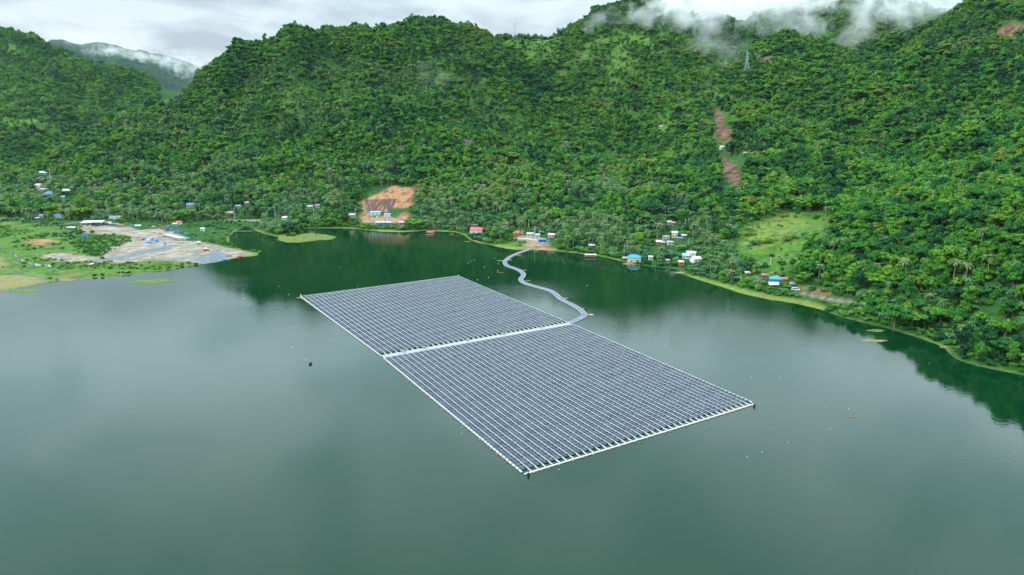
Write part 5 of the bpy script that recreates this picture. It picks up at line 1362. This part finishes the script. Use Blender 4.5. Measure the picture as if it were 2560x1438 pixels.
# ------------------------------------------------------------------ forest
KEEP += [(1872, 2000, 590, 645, 640.), (1890, 2050, 550, 592, 680.), (1850, 1890, 590, 620, 640.), (1790, 1822, 280, 350, 1900.), (1806, 1850, 392, 465, 1900.), (2000, 2060, 733, 746, 500.), (2060, 2130, 742, 755, 500.)]
KEEP = globals().get('KEEP', [])     # (px0, px1, py0, py1, depth): what must stay in sight behind the planting
def los_visible(x, y, z, extra=22.0, K=70):
    """is a point (raised by extra) in sight from round the camera"""
    t = np.linspace(0.25, 0.985, K)
    vis = np.ones(len(x), bool)
    for i in range(0, len(x), 20000):
        xs, ys, zs = x[i:i + 20000], y[i:i + 20000], z[i:i + 20000] + extra
        X = xs[:, None] * t; Y = ys[:, None] * t; Zl = CH + 10 + (zs - CH - 10)[:, None] * t
        vis[i:i + 20000] = ((hgt(X, Y) - Zl) < 0).all(1)
    return vis
def scatter(x0, x1, y0, y1, sp):
    gx, gy = np.meshgrid(np.arange(x0, x1, sp), np.arange(y0, y1, sp * 0.87))
    gx = gx + (np.arange(gx.shape[0]) % 2)[:, None] * sp / 2
    x = gx.ravel() + rng.uniform(-.42, .42, gx.size) * sp; y = gy.ravel() + rng.uniform(-.42, .42, gx.size) * sp
    m = np.abs(x) < 0.80 * y + 190
    return x[m], y[m]
def fields(x, y):
    return (hgt(x, y), samp(SD, x, y), samp(M_grass, x, y), np.maximum.reduce([samp(M_gravel, x, y), samp(M_scar, x, y), samp(M_tar, x, y), samp(M_soil, x, y), samp(M_road, x, y)]), samp(M_reed, x, y))
PTS = []    # x, y, z, kind, scale, rot
def drop_near(x, y, pts, rad):
    k = np.ones(len(x), bool)
    for (a, b) in pts: k &= (x - a) ** 2 + (y - b) ** 2 > rad * rad
    return k
def add(x, y, kind, sc, h):
    """keep what can be seen, what stands on its own ground and what hides no building"""
    z = hgt(x, y)
    P = np.stack([x, y, z], -1); u, v, d = project(P)
    ppm = FPX / d; w_ = 3.6 * sc * ppm
    _, vt, _ = project(np.stack([x, y, z + h * sc], -1))
    k = los_visible(x, y, z)
    for (a0, a1, b0, b1, dep) in KEEP:
        k &= ~((u + w_ * 0.75 > a0) & (u - w_ * 0.75 < a1) & (v > b0) & (vt < b1) & (y < dep + 6))
    for i in np.nonzero(k)[0]: PTS.append((x[i], y[i], z[i], kind, sc[i], u[i], v[i], d[i]))
# kinds: 0-3 round/tall broadleaf, 4 spread, 5 bush, 6-8 palm, 9-10 banana, 11 bamboo
def broad(x, y, lo=0.8, hi=1.9):
    big = vnoise(x / 60, y / 60, 91); sc = lo + (hi - lo) * np.clip(rng.beta(1.3, 2.4, len(x)) * 0.9 + 0.35 * big, 0, 1); sc = np.where(rng.random(len(x)) < 0.05, sc * 1.35, sc)
    kd = rng.choice([0, 1, 2, 3, 4], len(x), p=[.28, .24, .16, .14, .18])
    for k in range(5):
        m = kd == k; add(x[m], y[m], k, sc[m], 10)
# main slopes
x, y = scatter(-1500, 1500, 290, 1960, 7.1)
left = (x < -0.50 * y) & (y > 1380)
x, y = x[~left], y[~left]
z, sd, g, bare, reed = fields(x, y)
flatleft = (x < -0.37 * y) & (z < 5.0)
ok = (sd > 3.5) & (bare < 0.3) & (samp(M_strip, x, y) < .3) & (reed < .5) & (rng.random(len(x)) > g * 0.93) & ~flatleft
x, y, z, sd = x[ok], y[ok], z[ok], sd[ok]
low = sstep(70, 20, z)
palmy = np.clip(0.05 + 0.40 * low * sstep(0.40, 0.62, vnoise(x / 70, y / 70, 5)) + 0.25 * sstep(0.55, 0.7, vnoise(x / 110, y / 110, 8)) * (z < 260), 0, 0.6)
# groves of coconut palms on the left slope and along the shore
palmy = np.where((x < -180) & (z > 90) & (z < 230) & (vnoise(x / 120, y / 120, 14) > 0.42), 0.42, palmy)
palmy = np.where((x < -220) & (z < 26), 0.42, palmy)
banan = np.clip(0.55 * sstep(34, 12, z) * sstep(0.45, 0.6, vnoise(x / 40, y / 40, 19)) + 0.05 * (z < 150), 0, 0.7)
banan = np.where((x > 60) & (x < 330) & (z < 30), 0.5, banan)
palmy = np.where((x > 190) & (z < 220), 0.05, palmy); banan = np.where((x > 300) & (z < 150), 0.06 * (z < 60), banan)
r_ = rng.random(len(x)); isp = r_ < palmy; isb = (~isp) & (r_ < palmy + banan)
xb, yb = x[~isp & ~isb], y[~isp & ~isb]
nearright = (xb > 230) & (yb < 760)
broad(xb[nearright], yb[nearright], 0.65, 1.6); xn, yn = scatter(230, 700, 290, 760, 10.5); fz = fields(xn, yn); kk = (fz[1] > 5) & (fz[3] < .3) & (fz[2] < .4) & (samp(M_strip, xn, yn) < .3) & (xn > 0.42 * yn); broad(xn[kk], yn[kk], 0.5, 1.2); broad(xb[~nearright], yb[~nearright], 0.4, 1.65)
xp, yp = x[isp], y[isp]; kd = rng.integers(6, 9, len(xp)); sc = rng.uniform(0.8, 1.25, len(xp))
for k in (6, 7, 8): add(xp[kd == k], yp[kd == k], k, sc[kd == k], 11.5)
def bananas(x, y, n=2):
    xx = np.concatenate([x + rng.uniform(-4, 4, len(x)) for _ in range(n)]); yy = np.concatenate([y + rng.uniform(-4, 4, len(y)) for _ in range(n)])
    f = fields(xx, yy); m = (f[1] > 4) & (f[3] < .3); xx, yy = xx[m], yy[m]
    kd = rng.integers(9, 11, len(xx)); sc = rng.uniform(0.9, 1.5, len(xx))
    for k in (9, 10): add(xx[kd == k], yy[kd == k], k, sc[kd == k], 4.2)
bananas(x[isb], y[isb])
# undergrowth filling the gaps
x, y = scatter(-1300, 1300, 290, 1700, 8.2); z, sd, g, bare, reed = fields(x, y)
flatleft = (x < -0.37 * y) & (z < 5.0)
ok = (sd > 2.5) & (bare < 0.25) & (reed < .5) & (samp(M_strip, x, y) < .3) & (rng.random(len(x)) > 0.45 + g * 0.3) & (~flatleft | (vnoise(x / 18, y / 18, 62) > 0.66)) & ~((x < -0.50 * y) & (y > 1380))
x, y = x[ok], y[ok]; add(x, y, 5, rng.uniform(0.35, 0.95, len(x)) * np.where((x < -0.37 * y) & (hgt(x, y) < 5), 0.5, 1), 4)
# rough scrub on the meadow and the mound beside the yard
x, y = scatter(-900, -180, 560, 900, 3.6); z, sd, g, bare, reed = fields(x, y); u_, v_, _ = project(np.stack([x, y, z], -1))
mound = (u_ > 195) & (u_ < 325) & (v_ > 592) & (v_ < 640) & (rng.random(len(x)) < .6)
ok = (sd > 3) & (reed < .5) & (x < -0.34 * y) & (z < 6) & ((mound & (bare < .9)) | ((bare < .25) & (vnoise(x / 22, y / 22, 88) > 0.56) & (rng.random(len(x)) < .5)))
x, y = x[ok], y[ok]; add(x, y, 5, rng.uniform(0.16, 0.42, len(x)), 4)
# fringe of brush along the banks
x, y = scatter(-520, 560, 290, 860, 4.6); z, sd, g, bare, reed = fields(x, y)
ok = (sd > 0.6) & (sd < 26) & (bare < .25) & (reed < .5) & (samp(M_strip, x, y) < .3) & (rng.random(len(x)) < 0.8) & ((x > -250) | (vnoise(x / 14, y / 14, 61) > 0.62)) & ~((x > -30) & (x < 45) & (y < 680))
x, y = x[ok], y[ok]; add(x, y, 5, rng.uniform(0.3, 0.75, len(x)) * np.where(x < -250, 0.6, 1), 4)
# left range, farther off
x, y = scatter(-2750, -500, 1380, 2750, 12.5); z, sd, g, bare, reed = fields(x, y)
left = (x < -0.50 * y) & (y > 1380)
ok = left & (rng.random(len(x)) > g * 0.72); x, y = x[ok], y[ok]; broad(x, y, 0.8, 2.0)
# bamboo clumps
for px, py, s in ((1398, 90, 1.9), (1440, 620, 1.2), (1425, 612, 1.15), (1700, 560, 1.1), (2145, 720, 1.0), (1735, 480, 1.2), (1110, 470, 1.1), (1560, 505, 1.1), (2240, 650, 1.1)):
    p = hit(px, py)
    if p is not None: add(np.array([p[0]]), np.array([p[1]]), 11, np.array([s]), 11)
# single trees that stand out
def one(px, py, kind, sc):
    p = hit(px, py)
    if p is not None:
        u, v, d = project(p); PTS.append((p[0], p[1], p[2], kind, sc, float(u) - 0.01, float(v), float(d)))
for px in range(1860, 2080, 9):
    if rng.random() < .8: one(px, 618 - (px - 1860) * .16 + rng.uniform(-5, 5), int(rng.choice([9, 10, 5])), rng.uniform(.5, 1.1))
for k in range(26): one(rng.uniform(1870, 2030), rng.uniform(556, 650), 5, rng.uniform(.15, .5))
for k in range(34):
    px = rng.uniform(672, 748); one(px, rng.uniform(576, 590), int(rng.choice([0, 1, 4, 5])), rng.uniform(.35, .7))
for px, py in ((760, 597), (790, 590), (735, 600)): one(px, py, 5, rng.uniform(.15, .3))
for q in ((2235, 818, 4, 1.65), (231, 588, 1, 0.62), (193, 588, 3, 0.8), (205, 590, 0, 0.55), (832, 566, 1, 0.85), (1310, 606, 5, .5), (2095, 640, 7, 1.2), (2262, 700, 8, 1.3), (568, 608, 7, 1.0), (539, 602, 6, 1.1),
          (545, 612, 8, .7), (1097, 574, 6, 1.0), (150, 570, 7, .9), (140, 573, 8, .85), (127, 575, 6, 0.9), (160, 574, 6, .8), (1250, 604, 6, 1.15), (1275, 84, 0, 1.1), (1322, 84, 1, 0.9), (1180, 66, 2, 1.1), (1195, 76, 0, .9),
          (930, 470, 2, 1.3), (905, 480, 0, 1.4), (920, 476, 2, 1.5), (1400, 618, 1, 1.0), (240, 640, 5, .7), (255, 648, 5, .5), (215, 632, 5, .7), (228, 624, 5, .8), (200, 618, 5, .8), (220, 612, 5, .7), (180, 610, 5, .8)): one(*q)
PT = np.array(PTS)
print('forest points', len(PT), [int((PT[:, 3] == k).sum()) for k in range(12)])

# which plants show largest: those become objects of their own
def zone(u, v, d):
    if u > 2150 and v > 560: return 'in the jungle of the lower right corner'
    if u > 1830 and v > 480: return 'on the right bank past the green clearing'
    if u > 1420 and v > 520: return 'on the slope round the lakeside huts'
    if u > 1150 and v > 470: return 'behind the landing of the pontoon walkway'
    if u > 640 and v > 440: return 'below the orange excavation along the middle shore'
    if v > 430: return 'on the flat round the gravel yard at left'
    return 'on the steep forested mountainside'
kinds = [
    ('broadleaf_tree', 'tree', [0, 1, 2, 3, 4], LEAF, BARK, 'crown', 'trunk', ['dense round crowned green tree', 'full leafy broadleaf tree', 'tall narrow crowned tree', 'slender upright leafy tree', 'wide spreading crowned tree']),
    ('shrub', 'shrub', [5], LEAF, BARK, 'foliage', 'stem', ['low leafy green shrub']),
    ('coconut_palm', 'palm', [6, 7, 8], PALM, PBARK, 'frond_crown', 'trunk', ['coconut palm with arching fronds'] * 3),
    ('banana_plant', 'banana plant', [9, 10], BANA, simple('banana_stem', (0.16, 0.22, 0.07)), 'leaf_crown', 'stem', ['clump of broad leaved banana plants'] * 2),
    ('bamboo_clump', 'bamboo', [11], LEAF, simple('culm', (0.16, 0.25, 0.06)), 'foliage', 'culms', ['feathery bright bamboo clump']),
]
VAR = {0: ('round', 201), 1: ('round', 202), 2: ('tall', 203), 3: ('tall', 204), 4: ('spread', 205), 5: ('bush', 206)}
def parts_of(k, near):
    if k <= 5:
        kd, sdv = VAR[k]; return tree_meshes(sdv, kd, 150 if near else 58, 0.36 if near else 0.55)
    if k <= 8: return palm_parts(300 + k, 19 if near else 15, 7 if near else 4)
    if k <= 10: return banana_parts(320 + k)
    return bamboo_parts(330)
single = np.zeros(len(PT), bool)
frame = (PT[:, 5] > -60) & (PT[:, 5] < 2620) & (PT[:, 6] > -40) & (PT[:, 6] < 1438)
for name, cat, ks, leafm, barkm, cn, tn, descr in kinds:
    m = np.isin(PT[:, 3].astype(int), ks) & frame
    size = np.where(m, PT[:, 4] / PT[:, 7], 0)
    order = np.argsort(-size)[:min(290, int(m.sum()))]
    single[order] = True
    protos = {}
    for i in order:
        x, y, z, k, sc, u, v, d = PT[i]; k = int(k)
        if k not in protos:
            (V, F), t = parts_of(k, True)
            protos[k] = (fast_mesh(cn, V, F, [leafm]), t.mesh(tn)); protos[k][1].materials.append(barkm)
        ro = empty(name, (x, y, z - 0.1), rng.uniform(0, 6.28)); ro.scale = (sc * rng.uniform(.9, 1.1), sc * rng.uniform(.9, 1.1), sc)
        zn = zone(u, v, d)
        tag(ro, descr[ks.index(k)] + ' ' + zn, cat, cat + 's ' + zn)
        for nm, mm in ((cn, protos[k][0]), (tn, protos[k][1])):
            c = bpy.data.objects.new(nm, mm); col.objects.link(c); c.parent = ro
# everything smaller in view: the far wood as one mass
protoc = bpy.data.collections.new('forest_plants')
for k in range(12):
    nm = ['round_tree', 'round_tree_full', 'tall_tree', 'tall_tree_slim', 'spreading_tree', 'shrub', 'palm', 'palm_leaning', 'palm_short', 'banana', 'banana_wide', 'bamboo'][k]
    lm = LEAF if k <= 5 or k == 11 else (PALM if k <= 8 else BANA)
    bmtl = BARK if k <= 5 else (PBARK if k <= 8 else simple('banana_stem', (0.16, 0.22, 0.07)))
    protoc.objects.link(joined('%s_%s' % ('abcdefghijkl'[k], nm), parts_of(k, False), lm, bmtl))
Q = PT[~single]
def forest_object(name, Q, label):
    me = bpy.data.meshes.new(name); me.vertices.add(len(Q))
    me.vertices.foreach_set('co', Q[:, :3].astype(np.float32).ravel())
    a = me.attributes.new('pick', 'INT', 'POINT'); a.data.foreach_set('value', Q[:, 3].astype(np.int32))
    sc = Q[:, 4]; a = me.attributes.new('scl', 'FLOAT_VECTOR', 'POINT')
    a.data.foreach_set('vector', np.stack([sc * rng.uniform(.85, 1.2, len(Q)), sc * rng.uniform(.85, 1.2, len(Q)), sc * rng.uniform(.85, 1.15, len(Q))], -1).astype(np.float32).ravel())
    a = me.attributes.new('rot', 'FLOAT_VECTOR', 'POINT')
    a.data.foreach_set('vector', np.stack([rng.normal(0, .06, len(Q)), rng.normal(0, .06, len(Q)), rng.uniform(0, 6.28, len(Q))], -1).astype(np.float32).ravel())
    me.update()
    o = bpy.data.objects.new(name, me); col.objects.link(o)
    ng = bpy.data.node_groups.new('plant_forest', 'GeometryNodeTree')
    ng.interface.new_socket('Geometry', in_out='INPUT', socket_type='NodeSocketGeometry'); ng.interface.new_socket('Geometry', in_out='OUTPUT', socket_type='NodeSocketGeometry')
    gi, go = ng.nodes.new('NodeGroupInput'), ng.nodes.new('NodeGroupOutput')
    ci = ng.nodes.new('GeometryNodeCollectionInfo'); ci.inputs[0].default_value = protoc; ci.inputs[1].default_value = True; ci.inputs[2].default_value = True
    iop = ng.nodes.new('GeometryNodeInstanceOnPoints'); iop.inputs['Pick Instance'].default_value = True
    def named(nm, t):
        n = ng.nodes.new('GeometryNodeInputNamedAttribute'); n.data_type = t; n.inputs[0].default_value = nm; return n.outputs[0]
    e2r = ng.nodes.new('FunctionNodeEulerToRotation')
    L = ng.links
    L.new(gi.outputs[0], iop.inputs['Points']); L.new(ci.outputs[0], iop.inputs['Instance']); L.new(named('pick', 'INT'), iop.inputs['Instance Index'])
    L.new(named('rot', 'FLOAT_VECTOR'), e2r.inputs[0]); L.new(e2r.outputs[0], iop.inputs['Rotation']); L.new(named('scl', 'FLOAT_VECTOR'), iop.inputs['Scale'])
    L.new(iop.outputs[0], go.inputs[0])
    md = o.modifiers.new('plants', 'NODES'); md.node_group = ng
    tag(o, label, 'forest', kind='stuff')
    return o
forest_object('forest', Q, 'dense tropical forest of trees, palms and brush covering the slopes')
# ------------------------------------------------------------------ mist and clouds hanging on the mountains
MIST = bpy.data.materials.new('mist'); MIST.use_nodes = True
def _mist():
    nt = MIST.node_tree; nt.nodes.clear(); o = N(nt, 'ShaderNodeOutputMaterial'); v = N(nt, 'ShaderNodeVolumePrincipled')
    v.inputs['Color'].default_value = (1, 1, 1, 1); v.inputs['Anisotropy'].default_value = 0.2
    t = N(nt, 'ShaderNodeTexCoord'); g = N(nt, 'ShaderNodeNewGeometry')
    ln = N(nt, 'ShaderNodeVectorMath', operation='LENGTH'); nt.links.new(t.outputs['Object'], ln.inputs[0])
    n = N(nt, 'ShaderNodeTexNoise'); n.inputs['Scale'].default_value = 0.021; n.inputs['Detail'].default_value = 5; n.inputs['Roughness'].default_value = .55; n.inputs['Distortion'].default_value = .9
    nt.links.new(g.outputs['Position'], n.inputs[0])
    a = math_node(nt, 'POWER', ln.outputs['Value'], 2.0); a = math_node(nt, 'MULTIPLY', a, 0.40); b = math_node(nt, 'SUBTRACT', n.outputs[0], a)
    b = math_node(nt, 'SUBTRACT', b, 0.385); b = math_node(nt, 'MAXIMUM', b, 0.0)
    oi = N(nt, 'ShaderNodeObjectInfo'); d = math_node(nt, 'MULTIPLY', b, oi.outputs['Alpha'])
    d = math_node(nt, 'MULTIPLY', d, 0.075); nt.links.new(d, v.inputs['Density']); nt.links.new(v.outputs[0], o.inputs['Volume'])
_mist()
def mist(px, py, Y, rx, ry, rz, dens, label, tilt=0):
    p = at_y(px, py, Y); m = MB(); m.blob((0, 0, 0), 1, 1, 1, amp=0, sub=3); o = m.build('mist', MIST); o.location = tuple(p); o.scale = (rx, ry, rz); o.rotation_euler = (0, R(tilt), 0); o.color = (1, 1, 1, dens); tag(o, label, 'mist', kind='stuff')
for q in ((1625, 30, 1650, 100, 90, 55, .8, 'wisp of mist at the left of the cloud line', -15), (1740, 25, 1640, 150, 110, 95, 1.8, 'thick mist drifting down the slope', 20), (1765, 110, 1480, 100, 80, 70, .45, 'thin mist above the grassy spur', 10),
          (1900, 5, 1740, 210, 100, 75, 1.8, 'bank of mist on the ridge', 0), (2050, -5, 1700, 200, 100, 80, 1.8, 'bank of mist over the summit', 0), (2180, 35, 1540, 105, 80, 85, 1.3, 'mist hanging below the summit', 30),
          (2268, 35, 1470, 60, 70, 90, 1.3, 'column of mist on the right ridge', 0), (2390, 0, 1370, 130, 80, 60, 1.6, 'faint mist on the right ridge', 0), (2130, 90, 1480, 90, 70, 60, .9, 'thin mist trailing down the right slope', 25), (1520, 45, 1700, 110, 70, 40, .7, 'thin mist on the saddle', -25),
          (1075, 200, 1320, 60, 50, 70, .28, 'small wisp of mist in the forest', 10), (1840, 130, 1380, 90, 60, 50, .3, 'thin mist near the pylon', 0), (2010, 65, 1540, 150, 80, 50, .6, 'thin mist under the cloud line', 0),
          (1960, 15, 1640, 420, 130, 95, .55, 'broad veil of mist along the ridge', 0), (2300, 15, 1440, 260, 110, 85, .5, 'veil of mist over the right ridge', 5), (255, 128, 4700, 220, 160, 60, .4, 'cloud in the far valley, left', 0), (345, 138, 4650, 420, 200, 70, .5, 'cloud lying along the far mountains', 12), (455, 160, 4500, 270, 180, 130, .6, 'cloud at the mouth of the far valley', 15), (200, 100, 5200, 500, 250, 110, .12, 'thin cloud on the far summit', 5)): mist(*q)
# ------------------------------------------------------------------ air
hz = MB(); hz.box(-3300, 2600, -300, 8000, -5.5, 1000)
HAZE = bpy.data.materials.new('haze'); HAZE.use_nodes = True; nt = HAZE.node_tree; nt.nodes.clear()
o = N(nt, 'ShaderNodeOutputMaterial'); v = N(nt, 'ShaderNodeVolumePrincipled'); v.inputs['Color'].default_value = (0.72, 0.86, 1.0, 1); v.inputs['Density'].default_value = 0.000011; nt.links.new(v.outputs[0], o.inputs['Volume'])
tag(hz.build('haze', HAZE), kind='stuff')
